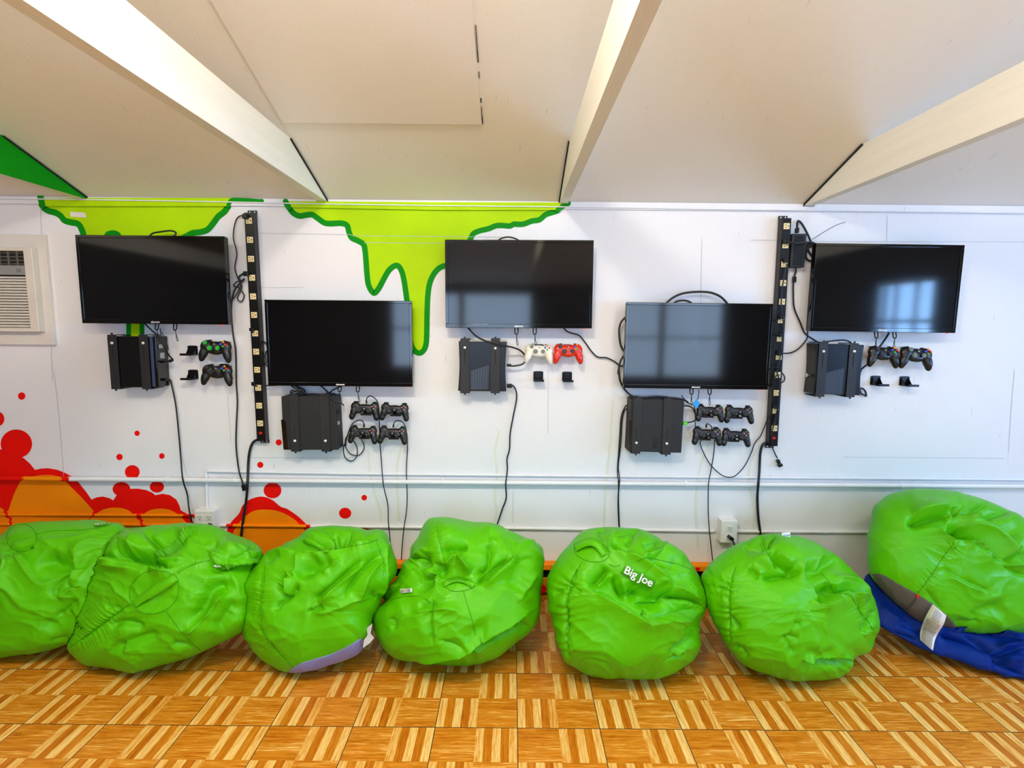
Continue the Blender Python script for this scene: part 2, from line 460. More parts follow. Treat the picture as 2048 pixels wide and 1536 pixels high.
def window(n, axis, pos, h, nv, hz, label):
    a0, a1, z0, z1 = h
    sgn = -1 if axis == 'x' else (1 if pos > 0 else -1)
    bm = bmesh.new()
    def bx(ac, zc, da, dz, off=.05, dep=.07):
        c = (ac, pos+sgn*off, zc) if axis == 'x' else (pos+sgn*off, ac, zc)
        d = (da, dep, dz) if axis == 'x' else (dep, da, dz)
        addbox(bm, Vector(c), d)
    w = .05
    bx((a0+a1)/2, z0+w/2, a1-a0, w); bx((a0+a1)/2, z1-w/2, a1-a0, w); bx(a0+w/2, (z0+z1)/2, w, z1-z0-2*w); bx(a1-w/2, (z0+z1)/2, w, z1-z0-2*w)
    for i in range(1, nv): bx(a0+(a1-a0)*i/nv, (z0+z1)/2, .035 if nv > 2 else .1, z1-z0-2*w, dep=.05)
    for z in hz: bx((a0+a1)/2, z, a1-a0-2*w, .035, dep=.045)
    o = struct(fin(bm, 'window_%d' % n, M_white), label)
    bm = bmesh.new(); bx((a0+a1)/2, (z0+z1)/2, a1-a0-2*w, z1-z0-2*w, .05, .006)
    fin(bm, 'pane', M_glass, o)
window(1, 'y', HALL_R, WR, 3, [1.56], 'three-pane window onto the lawn')
window(4, 'y', HALL_R, WR_ADDED, 3, [1.56], 'added three-pane window in the side wall, out of view')
window(2, 'x', BACK, WB1, 2, [1.29], 'two-pane window behind the camera')
window(3, 'x', BACK, WB2, 2, [1.4], 'second two-pane window behind the camera')
# top trim board along the wall
TBY = .012
tz = lambda px: None
zt0 = W(300, 412).z; zt1 = W(1800, 424).z
tb_bot = (zt0+zt1)/2
bm = bmesh.new(); addbox(bm, Vector((0, -TBY/2, (tb_bot+TOPZ)/2)), (HALL_R-HALL_L, TBY, TOPZ-tb_bot))
struct(fin(bm, 'trim_1', M_wall), 'flat board along the top of the wall')
# ------------------------------------------------------------------ mural (paint on the wall)
EPS = .0007
def paint(name, pts, mt, layer, Y=0.0, parent=wall):
    """flat painted area, outline given in photograph positions on the wall"""
    P = [W(p[0], p[1], Y) for p in pts]
    tri = tessellate_polygon([[Vector((p.x, p.z, 0)) for p in P]])
    me = bpy.data.meshes.new(name); me.from_pydata([(p.x, Y-EPS*layer, p.z) for p in P], [], [tuple(t) for t in tri]); me.update()
    bmm = bmesh.new(); bmm.from_mesh(me)
    for f in bmm.faces:
        f.normal_update()
        if f.normal.y > 0: f.normal_flip()
    bmm.to_mesh(me); bmm.free()
    return link(name, me, mt, parent)
def stroke_mesh(bm, pts, w, Y, layer, taper=False):
    """brush stroke of even width with round ends along a wall polyline"""
    P = [Vector((q.x, q.z)) for q in (W(p[0], p[1], Y) for p in pts)]
    n = len(P); L = []; R = []
    for i in range(n):
        t = (P[min(i+1, n-1)]-P[max(i-1, 0)]).normalized(); nn = Vector((-t.y, t.x))
        L.append(P[i]+nn*w/2); R.append(P[i]-nn*w/2)
    y = Y-EPS*layer
    vl = [bm.verts.new((p.x, y, p.y)) for p in L]; vr = [bm.verts.new((p.x, y, p.y)) for p in R]
    for i in range(n-1): bm.faces.new((vl[i], vl[i+1], vr[i+1], vr[i]))
    for e, (i, j) in ((0, (0, 1)), (1, (n-1, n-2))):
        t = (P[i]-P[j]).normalized(); c = P[i]; vs = []
        for k in range(1, 8):
            a = math.pi*k/8
            nn = Vector((-t.y, t.x)); d = nn*math.cos(a)+t*math.sin(a); vs.append(bm.verts.new((c.x+d.x*w/2, y, c.y+d.y*w/2)))
        ends = (vl[i], vr[i]) if e else (vr[i], vl[i])
        bm.faces.new([ends[0], *vs, ends[1]])
def finish_flat(bm, name, mt, parent):
    for f in bm.faces:
        f.normal_update()
        if f.normal.y > 0: f.normal_flip()
    me = bpy.data.meshes.new(name); bm.to_mesh(me); bm.free()
    return link(name, me, mt, parent)
def stroke(name, pts, wpx, mt, layer=2, Y=0.0, parent=wall):
    bm = bmesh.new(); stroke_mesh(bm, pts, wpx*.00264, Y, layer); return finish_flat(bm, name, mt, parent)
def circle(c, rx, ry=None, n=40):
    ry = ry or rx
    return [(c[0]+rx*math.cos(2*math.pi*i/n), c[1]+ry*math.sin(2*math.pi*i/n)) for i in range(n)]
zb = lambda x: 411.5+(x-300)*.0078     # photograph height of the trim board's lower edge along the wall
zc = lambda x: 397.0+(x-300)*.0065     # ceiling line
sl_a = catmull(z1([(330, 118), (348, 142), (385, 165), (440, 180), (480, 205), (510, 240), (560, 255), (610, 265), (640, 300), (665, 380), (680, 500)]), 6)
sl_b = catmull(z1([(1400, 500), (1420, 400), (1480, 360), (1520, 340), (1590, 330), (1640, 310), (1690, 250), (1720, 210), (1770, 170), (1800, 125)]), 6)
paint('painted_slime', list(sl_a)+[(240, 520)]+list(sl_b), M_lime, 1)
stroke('painted_outline', sl_a, 12, M_dkgreen); stroke('painted_outline', sl_b, 11.5, M_dkgreen)
stroke('painted_outline', catmull(z1([(835, 380), (850, 350), (890, 338), (930, 350), (945, 380)]), 6), 10, M_dkgreen)
paint('painted_slime', z1([(318, 62), (1835, 62), (1805, 128), (330, 128)]), M_lime, 1, -TBY)
stroke('painted_outline', catmull(z1([(320, 52), (325, 80), (335, 118)]), 5), 12, M_dkgreen, 2, -TBY)
stroke('painted_outline', catmull(z1([(1800, 122), (1812, 95), (1840, 78), (1950, 82), (2040, 88), (2064, 87)]), 5), 8, M_dkgreen, 2, -TBY)
dr = z1([(1015, 900), (1015, 1140), (1020, 1230), (1065, 1260), (1110, 1230), (1120, 1140), (1115, 900)])
paint('painted_slime', dr, M_lime, 1); stroke('painted_outline', catmull(dr, 6), 9.5, M_dkgreen)
s2a = catmull(z2([(308, 138), (340, 180), (390, 205), (440, 198), (490, 195), (530, 220), (590, 260), (650, 265), (720, 262), (765, 280), (780, 330), (800, 375), (850, 400), (895, 430), (908, 490), (915, 570), (922, 660), (935, 750), (975, 812), (1015, 775), (1050, 710), (1090, 640), (1130, 603), (1165, 597), (1195, 640), (1215, 720), (1230, 820), (1240, 900), (1250, 1050), (1262, 1180), (1285, 1250), (1330, 1285), (1370, 1260), (1390, 1190), (1395, 1000), (1400, 850), (1415, 740), (1450, 660), (1500, 610), (1560, 595), (1640, 600)]), 6)
s2b = catmull(z2([(1700, 440), (1735, 390), (1760, 345), (1810, 322), (1880, 305), (1950, 280), (2048, 285)]), 6)+catmull(z3([(110, 268), (180, 270), (250, 245), (310, 235), (360, 195), (430, 172), (455, 160)]), 6)
paint('painted_slime', list(s2a)+list(s2b), M_lime, 1)
stroke('painted_outline', s2a, 11, M_dkgreen); stroke('painted_outline', s2b, 10.5, M_dkgreen)
paint('painted_slime', z2([(285, 88), (1400, 96)])+z3([(300, 98), (548, 100), (470, 158)])+z2([(1500, 158), (305, 136)]), M_lime, 1, -TBY)
stroke('painted_outline', catmull(z2([(282, 92), (290, 110), (306, 136)]), 5), 11, M_dkgreen, 2, -TBY)
stroke('painted_outline', catmull(z3([(455, 158), (490, 133), (540, 106)]), 5), 9, M_dkgreen, 2, -TBY)
# red and orange bubbles
def bub(pts, mt=M_red, layer=1, name='painted_bubble'): return paint(name, pts, mt, layer)
for c, rx, ry in (((172, 205), 29, 29), ((-22, 385), 57, 60), ((130, 582), 124, 114), ((942, 685), 25, 25), ((1081, 498), 21, 21), ((1276, 677), 22, 22), ((1043, 803), 58, 54), ((958, 938), 70, 56), ((1237, 920), 56, 45)):
    bub(z5(circle(c, rx, ry)), layer=1.4)
for c, rx, ry in (((227, 570), 24, 24), ((82, 747), 24, 24), ((178, 948), 70, 62), ((900, 1005), 22, 22), ((750, 1127), 48, 43), ((900, 1290), 60, 48), ((1165, 1545), 60, 30)):
    bub(z6(circle(c, rx, ry)), layer=1.4)
redA = z5([(-800, 1800), (-770, 1350), (-700, 1080), (-600, 880), (-470, 740), (-330, 660), (-200, 628), (0, 622), (60, 640), (190, 695), (240, 740), (276, 786), (330, 775), (380, 773), (450, 785), (510, 808), (565, 838), (620, 885), (680, 960), (722, 1020), (760, 1003), (810, 996), (860, 1008), (893, 1026), (920, 985), (980, 948), (1040, 935), (1085, 934), (1150, 945), (1200, 965), (1225, 986), (1280, 974), (1340, 985), (1390, 1020), (1415, 1070), (1425, 1105), (1470, 1130), (1500, 1170), (1530, 1205), (1560, 1300), (1600, 1800)])
bub(redA, M_red, 1, 'painted_lava')
orA = catmull(z5([(-480, 1400), (-420, 1150), (-260, 1060), (-100, 1050), (0, 1080), (48, 1115)]), 6)+catmull(z5([(68, 1110), (100, 1010), (135, 930), (180, 862), (290, 832), (390, 826), (480, 845), (520, 880), (640, 1000), (740, 1110)]), 6)
paint('painted_lava', list(orA)+z5([(690, 1190), (640, 1400), (600, 1800), (-500, 1800)]), M_orange, 2)
stroke('painted_outline', z5([(40, 1118), (60, 1130), (50, 1150), (90, 1170), (80, 1200), (120, 1225), (140, 1280), (200, 1400)]), 6, M_red, 3)
orB = catmull(z5([(690, 1195), (720, 1160), (760, 1130), (820, 1097), (905, 1083), (990, 1096), (1050, 1133), (1120, 1210)]), 6)
orC = catmull(z5([(1115, 1150), (1180, 1105), (1270, 1091), (1360, 1110), (1440, 1170), (1500, 1240)]), 6)
paint('painted_lava', list(orB)+list(orC)+z5([(1560, 1800), (640, 1800)]), M_orange, 2)
stroke('painted_outline', z5([(1050, 1130), (1095, 1150), (1085, 1165), (1125, 1185), (1105, 1205), (1150, 1235), (1200, 1330)]), 6, M_red, 3)
redC = catmull([(440, 1100), (451, 1068), (462, 1045), (478, 1027), (486, 1010), (502, 998), (524, 993), (545, 1000), (561, 1013), (575, 1018), (598, 1034), (614, 1050), (626, 1065), (640, 1095)], 5)
bub(list(redC)+[(655, 1180), (430, 1180)], M_red, 1, 'painted_lava')
bub(catmull([(455, 1100), (466, 1066), (484, 1039), (505, 1023), (527, 1019), (555, 1022), (582, 1034), (603, 1052), (618, 1075), (628, 1100)], 5)+[(640, 1180), (445, 1180)], M_orange, 2, 'painted_lava')
# joints and faint stains on the wall
bm = bmesh.new()
for pts in (z5([(425, 0), (455, 250), (490, 640), (505, 840)]), z1([(325, 130), (330, 350), (385, 760), (415, 1500)]), z5([(1795, 200), (1820, 560)]), z7([(380, 0), (378, 500)]), z7([(105, 950), (100, 1200)]), z3([(1590, 385), (1580, 890)]), z4([(0, 375), (250, 378), (600, 385), (2048, 388)]), z2([(50, 340), (800, 352)]), z2([(800, 360), (2048, 372)]), z2([(900, 415), (1540, 420)]), z8([(700, 650), (1900, 660)]), z8([(1975, 0), (1950, 300), (1930, 620)]), z2([(70, 770), (420, 768)]), z4([(1025, 190), (1020, 380)]), z6([(10, 690), (820, 690)])):
    stroke_mesh(bm, catmull(pts, 4), .0022, 0, 3)
finish_flat(bm, 'panel_joint', M_seam, wall)
bm = bmesh.new()
for pts in (z6([(930, 600), (945, 800), (980, 960), (1020, 1080), (1035, 1190)]), z6([(1190, 600), (1160, 760), (1160, 900), (1175, 1180)]), z7([(890, 250), (865, 600), (840, 850), (820, 1230)]), z7([(1640, 590), (1590, 720), (1560, 860), (1545, 1100), (1560, 1400)]), z7([(2040, 600), (1970, 740), (1960, 900), (2000, 1080), (1995, 1250)]), z6([(1965, 480), (1930, 640), (1945, 800), (1930, 1010), (1945, 1120), (1920, 1220)])):
    stroke_mesh(bm, catmull(pts, 5), .011, 0, 2)
finish_flat(bm, 'stain', M_stain, wall)
tp = z1([(555, 172), (675, 180), (684, 218), (560, 212)])
tag(paint('masking_tape', tp, M_tape, 4, parent=None), 'short white strip of tape on the painted slime', 'tape')

# ------------------------------------------------------------------ pipes on the wall
def pipe(name, segs, r, Y, label, clamps=(), colors=None):
    """segs: photograph points; colors: list of (px limit, material)"""
    e = empty(name, W(segs[0][0], segs[0][1], Y), label, 'pipe')
    inv = Vector(e.location)
    mats = [M_white, M_red, M_orange]
    P = [W(p[0], p[1], Y)-inv for p in segs]
    # subdivide
    Q = []
    for a, b in zip(P, P[1:]):
        n = max(2, int((b-a).length/.012))
        Q += [a.lerp(b, i/n) for i in range(n)]
    Q.append(P[-1])
    o = tube_mesh('pipe_run', Q, r, mats, e, 10)
    if colors:
        for f in o.data.polygons:
            c = sum((o.data.vertices[v].co for v in f.vertices), Vector())/len(f.vertices)+inv
            px = project(np.array(c))[0]
            for lim, k in colors:
                if px < lim: f.material_index = k; break
    for cx_, cy_ in clamps:
        c = W(cx_, cy_, Y)-inv
        bm = bmesh.new(); addcyl(bm, c, r*1.12, .012, 'X', 16)
        addbox(bm, c+Vector((0, -r*.2, r*1.3)), (.012, .004, r*.9))
        fin(bm, 'clamp', M_white, e, bev=.001)
    return e
RW, ORG, WHT = 1, 2, 0
pipe('conduit_pipe', [(-500, 953), (137, 958), (880, 964.5), (2048, 973), (2300, 975)], .0125, -.030, 'thicker white conduit crossing the wall below the consoles', [(336, 960), (471, 961), (886, 964), (1371, 968), (1802, 971.5)], [(46, RW), (122, ORG), (137, RW), (9999, WHT)])
pipe('conduit_pipe', [(414.5, 1024), (412, 942), (700, 947), (1200, 952), (2048, 959), (2300, 961)], .0075, -.009, 'thin white conduit just above the thicker one, turning down to the double outlet', [(578, 944.6), (793, 947), (1148, 951), (1272, 952), (1542, 954.5)])
pipe('conduit_pipe', [(436, 1050.5), (1000, 1056), (1430, 1062)], .0085, -.0105, 'white conduit between the two outlet boxes behind the bean bags', [(793, 1054), (1025, 1056), (1144, 1058)], [(453, WHT), (466, RW), (612, ORG), (622, RW), (9999, WHT)])
pipe('conduit_pipe', [(1470, 1062.5), (1700, 1064), (1900, 1066), (2300, 1069)], .0085, -.0105, 'white conduit running behind the tallest bean bag', [(1548, 1063), (1650, 1064)])
pipe('conduit_pipe', [(-500, 1024), (0, 1029), (394, 1031)], .0075, -.009, 'orange painted conduit entering the side of the double outlet', [], [(10, ORG), (16, RW), (185, ORG), (190, RW), (272, ORG), (280, RW), (365, ORG), (9999, RW)])
pipe('conduit_pipe', [(-500, 1043), (0, 1048), (394, 1050)], .0085, -.0105, 'orange painted conduit lowest on the wall behind the leftmost bean bags', [], [(19, ORG), (25, RW), (172, ORG), (181, RW), (280, ORG), (288, RW), (370, ORG), (9999, RW)])
cb = tube_mesh('wall_cable', catmull([W(-400, 393, -.016), W(0, 397, -.016), W(371, 402.5, -.016), W(600, 407, -.016), W(850, 411, -.016), W(1150, 414, -.016), W(1500, 419, -.016), W(2048, 426, -.016), W(2300, 428, -.016)], 10), .0032, M_white)
tag(cb, 'thin white cable stapled along the board at the top of the wall', 'cable')

# ------------------------------------------------------------------ televisions
TVW, TVH, TVD, TVY = .742, .437, .035, -.095
def make_tv():
    t = empty('television', (0, 0, 0), 'tv', 'television')
    bw = .014
    bm = bmesh.new()
    for c, d in (((0, .008, TVH/2-bw/2), (TVW, .022, bw)), ((0, .008, -TVH/2+.010), (TVW, .022, .02)), ((-TVW/2+bw/2, .008, .003), (bw, .022, TVH-bw-.02)), ((TVW/2-bw/2, .008, .003), (bw, .022, TVH-bw-.02))):
        addbox(bm, Vector(c), d)
    fin(bm, 'bezel', M_gloss, t, bev=.002)
    box('screen', (0, .004, .003), (TVW-2*bw+.002, .006, TVH-bw-.018), M_screen, t)
    bm = bmesh.new(); addbox(bm, Vector((0, .026, 0)), (TVW-.004, .024, TVH-.004)); addbox(bm, Vector((0, .052, -.03)), (TVW*.62, .04, TVH*.6))
    fin(bm, 'back_housing', M_blk, t, bev=.004)
    o = link('logo', text_mesh('element', .0135, .0003, .0003), M_tag, t)
    o.rotation_euler = (math.pi/2, 0, 0); o.location = (.0, -.0036, -TVH/2+.0095)
    box('indicator_light', (TVW/2-.035, .006, -TVH/2-.0015), (.008, .006, .004), M_led, t, bev=.001)
    for sx_ in (-.012, .082):
        P = [(sx_-.007, .03, -TVH/2+.01), (sx_-.008, .022, -TVH/2-.02), (sx_-.004, .02, -TVH/2-.03), (sx_+.004, .02, -TVH/2-.03), (sx_+.008, .022, -TVH/2-.02), (sx_+.007, .03, -TVH/2+.01)]
        g = tube_mesh('pull_tab', catmull(P, 5), .003, M_blk, t)
        L = [(sx_, .02, -TVH/2-.028), (sx_+.004, .024, -TVH/2-.06), (sx_+.009, .026, -TVH/2-.078), (sx_+.006, .026, -TVH/2-.088), (sx_+.001, .026, -TVH/2-.078), (sx_+.001, .024, -TVH/2-.05), (sx_, .02, -TVH/2-.03)]
        tube_mesh('pull_cord', catmull(L, 6), .0016, M_rubber, g, 6)
    return t
tv0 = make_tv(); tvt = tree_of(tv0)
TVS = [([(150.3, 471), (448.2, 474), (166.3, 646), (458.3, 647)], 'wall-mounted television nearest the air conditioner, over a painted slime drip'),
       ([(531, 601), (821.2, 603.5), (538, 770), (823.8, 771.7)], 'lower wall-mounted television left of the long slime drip'),
       ([(893, 481), (1184.8, 482), (894, 653.7), (1180.8, 655.5)], 'wall-mounted television above the white and red controllers'),
       ([(1254.7, 606), (1542.8, 609.6), (1249, 774.3), (1535.5, 777.5)], 'lower wall-mounted television with a cable arching over its top'),
       ([(1633.8, 487.6), (1927.3, 491.9), (1619.9, 661), (1908.6, 664.4)], 'wall-mounted television beside the power adapter, reflecting a green window')]
for i, (c, lab) in enumerate(TVS):
    o = tv0 if i == 0 else copy_tree(tv0, tvt)
    P = [W(x, y, TVY) for x, y in c]
    o.location = sum(P, Vector())/4; o.location.y = TVY
    o.rotation_euler = (0, -math.atan2((P[1]-P[0]).z, (P[1]-P[0]).x)*.8, 0)
    tag(o, lab, 'television', 'wall televisions')

# ------------------------------------------------------------------ consoles and their brackets
CYF = -.098          # y of console fronts
brk_cnt = []
def make_bracket(h):
    e = empty('mount_bracket', (0, 0, 0), 'b', 'bracket')
    w = .046; bm = bmesh.new()
    addbox(bm, Vector((0, -.0015, 0)), (w, .003, h+.006)); addbox(bm, Vector((0, -CYF/2, h/2+.0025)), (w, -CYF, .003)); addbox(bm, Vector((0, -CYF/2, -h/2-.0025)), (w, -CYF, .003))
    addbox(bm, Vector((0, -.001, h/2+.008)), (.010, .003, .012)); addbox(bm, Vector((0, -.001, -h/2-.007)), (.010, .003, .01))
    fin(bm, 'strap', M_blk_metal, e, bev=.0008)
    return e
def strap(px, label, group, flip=False):
    """px: (top x, bottom x, y top, y bottom, screw y)"""
    xt, xb, yt, yb, ys = px
    A = W(xt, yt, CYF-.003); B = W(xb, yb, CYF-.003); h = abs(A.z-B.z)
    e = make_bracket(h); e.location = (A+B)/2; e.location.y = CYF-.003
    sz = W((xt+xb)/2, ys, CYF).z-e.location.z
    bm = bmesh.new(); addcyl(bm, Vector((0, -.005, sz)), .0065, .006, 'Y', 20); addcyl(bm, Vector((0, -.0085, sz)), .005, .003, 'Y', 20, r2=.003)
    fin(bm, 'thumb_screw', M_screw, e, True)
    d = 1 if flip else -1
    box('adjustment_slot', (0, -.0032, sz+d*.045), (.003, .0008, .07), M_dark, e)
    tag(e, label, 'bracket', group)
def console(name_kw, corners, mt, label, waist=0.0, bev=.004):
    P = [W(x, y, CYF) for x, y in corners]       # TL TR BR BL
    c = sum(P, Vector())/4
    e = empty('game_console', (c.x, CYF, c.z), label, 'game console', 'wall-mounted consoles')
    Q = [((p-c).x, (p-c).z) for p in P]
    if waist:
        l = (Vector(Q[0])+Vector(Q[3]))/2; r = (Vector(Q[1])+Vector(Q[2]))/2
        Q = catmull([Q[0], (Vector(Q[0]).lerp(Vector(Q[1]), .5)), Q[1]], 1)+catmull([Q[1], (r.x-waist, r.y), Q[2]], 8)[1:]+catmull([Q[3], (l.x+waist, l.y), Q[0]], 8)[:-1]
        Q = [(q[0], q[1]) for q in Q]
    prism('casing', Q, 0, -CYF-.006, mt, e, bev)
    return e, c
G = 'brackets holding the consoles'
# 1
e, c = console('', [(213, 672), (311, 673), (317, 775), (222, 775)], M_gloss, 'glossy black console below the television nearest the air conditioner')
P0 = W(318, 720, CYF)
for k, (yy, mt, hh) in enumerate(((693, M_silver, .02), (712, M_silver, .03), (745, M_silver, .05), (765, M_slot, .02))):
    p = W(313.5, yy, CYF)-c
    box('port', (p.x+.0005, .03+.012*(k % 2), p.z), (.004, .03, hh), mt, e, bev=.001)
bm = bmesh.new(); addbox(bm, W(297, 673, CYF)-c+Vector((.012, -.001, -.128)), (.014, .004, .255)); fin(bm, 'front_strip', mat('steel_blue_trim', '3A4664', .2, spec=.7), e, bev=.001)
strap((225.5, 231, 671, 777, 686), 'bracket nearest the air conditioner on the glossy black console', G)
strap((287.5, 293, 671, 777, 686), 'bracket on the port side of the glossy black console', G)
# 2
e, c = console('', [(562, 793), (670, 792), (676, 900), (567, 900)], M_blk_matte, 'matte black console under the lower television beside the slime drip')
pts = [((W(x, y, CYF)-c).x, (W(x, y, CYF)-c).z) for x, y in ((562.5, 839), (569, 840), (571.5, 846), (576, 898), (567.5, 899))]
prism('curved_front', pts, -.003, .001, M_gloss, e)
strap((586.8, 591.5, 792, 902, 881), 'bracket beside the cable coil on the matte black console', G, True)
strap((648.5, 652.5, 792, 902, 881), 'bracket nearest the looped controllers on the matte black console', G, True)
for k, yy in enumerate((825, 848, 870)):
    p = W(672.5, yy, CYF)-c; box('port', (p.x+.0012, .03, p.z), (.003, .03, .018), M_silver if k else M_slot, e)
# 3
def vent(e, c, px):
    bm = bmesh.new(); A, B, C_, D = [W(x, y, CYF)-c for x, y in px]
    q = [(p.x, p.z) for p in (A, B, C_, D)]
    o = prism('vent_panel', q, -.0012, .0015, M_vent, e)
    bm = bmesh.new()
    n = 16
    for i in range(1, n):
        t = i/n; l = A.lerp(D, t); r = B.lerp(C_, t); m_ = (l+r)/2
        addbox(bm, Vector((m_.x, -.0021, m_.z)), ((r-l).length*.96, .0015, .0030), Matrix.Rotation(-math.atan2((r-l).z, (r-l).x), 4, 'Y'))
    for i in range(1, 7):
        t = i/7; l = A.lerp(B, t); r = D.lerp(C_, t); m_ = (l+r)/2
        addbox(bm, Vector((m_.x, -.0021, m_.z)), (.0024, .0015, (r-l).length*.96), Matrix.Rotation(math.atan2((l-r).x, (l-r).z), 4, 'Y'))
    fin(bm, 'grille_bar', mat('grille', '4C5A6C', .35), o)
e, c = console('', [(917, 681), (1013.5, 682), (1012.5, 783), (916, 782)], M_blk, 'concave-sided console with brass edge under the white controller', .006)
vent(e, c, [(941, 741), (979, 728), (977, 780), (941, 780)])
bm = bmesh.new(); pt = W(965, 682, CYF)-c; addbox(bm, Vector((pt.x, -.001, pt.z)), (.246, .004, .004)); fin(bm, 'brass_edge', mat('brass_trim', 'A89A6A', .3, metal=.6), e)
strap((930.5, 929, 679, 785, 695), 'bracket on the left half of the console under the white controller', G)
strap((991, 990, 679, 785, 696.5), 'bracket nearest the white controller on the console beside it', G)
# 4
e, c = console('', [(1262, 798), (1369, 800), (1363, 906), (1256.5, 903)], M_blk_matte, 'matte console with embossed lettering and a green plug in its side')
p = W(1312, 885, CYF)-c
o = link('embossed_logo', text_mesh('PS3', .036, .0006, -.0002, spacing=1.1), M_blk, e); o.rotation_euler = (math.pi/2, math.radians(-90), 0); o.location = (p.x, -.0006, p.z)
pts = [((W(x, y, CYF)-c).x, (W(x, y, CYF)-c).z) for x, y in ((1259, 840), (1263, 842), (1260, 902), (1256.8, 902))]
prism('curved_front', pts, -.003, .001, M_gloss, e)
strap((1275, 1272, 798, 906, 885), 'bracket nearest the twin hanging cords on the lettered console', G, True)
strap((1337.5, 1331.5, 799, 908, 886.5), 'bracket beside the embossed letters on the lettered console', G, True)
# 5
e, c = console('', [(1633, 687), (1729, 690), (1720.5, 791), (1626.5, 788)], M_blk, 'concave-sided console with a round power button, below the power adapter', .006)
vent(e, c, [(1651, 745), (1689, 734), (1684, 790), (1648, 788)])
p = W(1626, 753, CYF)-c
cyl('power_button', (p.x-.004, .045, p.z+.003), .011, .008, M_silver, e, 'X')
strap((1646.5, 1640, 686, 792, 702.5), 'bracket beside the power button of the concave-sided console', G)
strap((1708.5, 1700, 688, 793, 702.5), 'bracket nearest the black controllers on the concave-sided console', G)

# ------------------------------------------------------------------ controllers
def remesh_union(name, prims, vox, smooth_it=8):
    bm = bmesh.new()
    for c, r, rot in prims:
        bmesh.ops.create_uvsphere(bm, u_segments=24, v_segments=16, radius=1, matrix=Matrix.Translation(c) @ (rot or Matrix.Identity(4)) @ Matrix.Diagonal((*r, 1)))
    me = bpy.data.meshes.new(name); bm.to_mesh(me); bm.free()
    o = bpy.data.objects.new(name, me); COL.objects.link(o)
    a = o.modifiers.new('r', 'REMESH'); a.mode = 'VOXEL'; a.voxel_size = vox
    b = o.modifiers.new('s', 'SMOOTH'); b.factor = .5; b.iterations = smooth_it
    dg = bpy.context.evaluated_depsgraph_get(); me2 = bpy.data.meshes.new_from_object(o.evaluated_get(dg))
    bpy.data.objects.remove(o); bpy.data.meshes.remove(me)
    me2.polygons.foreach_set('use_smooth', [True]*len(me2.polygons)); me2.name = name
    return me2
RY = lambda d: Matrix.Rotation(math.radians(d), 4, 'Y')
# x right, z up, -y toward the room
pad_mesh = remesh_union('wide_shell', [
    (Vector((0, 0, .008)), (.062, .021, .031), None), (Vector((0, -.001, -.006)), (.044, .018, .022), None),
    (Vector((-.046, -.002, .012)), (.031, .021, .032), None), (Vector((.046, -.002, .012)), (.031, .021, .032), None),
    (Vector((-.057, -.001, -.018)), (.021, .020, .042), RY(16)), (Vector((.057, -.001, -.018)), (.021, .020, .042), RY(-16)),
    (Vector((-.064, .002, -.040)), (.0155, .016, .026), RY(10)), (Vector((.064, .002, -.040)), (.0155, .016, .026), RY(-10)),
    (Vector((0, .004, .026)), (.045, .014, .014), None)], .0025, 6)
slim_mesh = remesh_union('slim_shell', [
    (Vector((0, 0, .010)), (.052, .015, .019), None), (Vector((0, 0, .008)), (.040, .014, .019), None),
    (Vector((-.050, 0, .014)), (.025, .016, .026), None), (Vector((.050, 0, .014)), (.025, .016, .026), None),
    (Vector((-.057, -.001, -.012)), (.0185, .017, .034), RY(12)), (Vector((.057, -.001, -.012)), (.0185, .017, .034), RY(-12)),
    (Vector((-.064, -.001, -.036)), (.0160, .015, .022), RY(10)), (Vector((.064, -.001, -.036)), (.0160, .015, .022), RY(-10)),
    (Vector((-.028, -.001, -.006)), (.017, .015, .017), None), (Vector((.028, -.001, -.006)), (.017, .015, .017), None)], .0022, 5)
def stick_mesh(r):
    bm = bmesh.new(); addcyl(bm, Vector((0, .004, 0)), r*.6, .012, 'Y', 20); addcyl(bm, Vector((0, -.0045, 0)), r, .005, 'Y', 24); addcyl(bm, Vector((0, -.0075, 0)), r*.92, .002, 'Y', 24, r2=r*.7)
    me = bpy.data.meshes.new('stick'); bm.to_mesh(me); bm.free(); return me
def button_mesh(r):
    bm = bmesh.new(); addcyl(bm, Vector((0, 0, 0)), r, .004, 'Y', 18); addcyl(bm, Vector((0, -.0028, 0)), r, .0018, 'Y', 18, r2=r*.7)
    me = bpy.data.meshes.new('button'); bm.to_mesh(me); bm.free(); return me
def dpad_mesh(r):
    bm = bmesh.new(); addbox(bm, Vector((0, 0, 0)), (r*2, .005, r*.66)); addbox(bm, Vector((0, -.0002, 0)), (r*.66, .005, r*2))
    me = bpy.data.meshes.new('pad'); bm.to_mesh(me); bm.free(); return me
def disc_mesh(r):
    bm = bmesh.new(); addcyl(bm, Vector((0, 0, 0)), r, .005, 'Y', 24); addcyl(bm, Vector((0, -.004, 0)), r*.75, .004, 'Y', 24)
    me = bpy.data.meshes.new('disc'); bm.to_mesh(me); bm.free(); return me
STK, BTN, SBTN, DPD, DSC, SSTK = stick_mesh(.0105), button_mesh(.0052), button_mesh(.0040), dpad_mesh(.010), disc_mesh(.0125), stick_mesh(.0092)
def oset(name, me, mt, parent, loc, rot=None):
    o = bpy.data.objects.new(name, me); COL.objects.link(o); o.parent = parent; o.location = loc
    if rot: o.rotation_euler = rot
    if len(me.materials) == 0: me.materials.append(mt)
    o.material_slots[0].link = 'OBJECT'; o.material_slots[0].material = mt
    return o
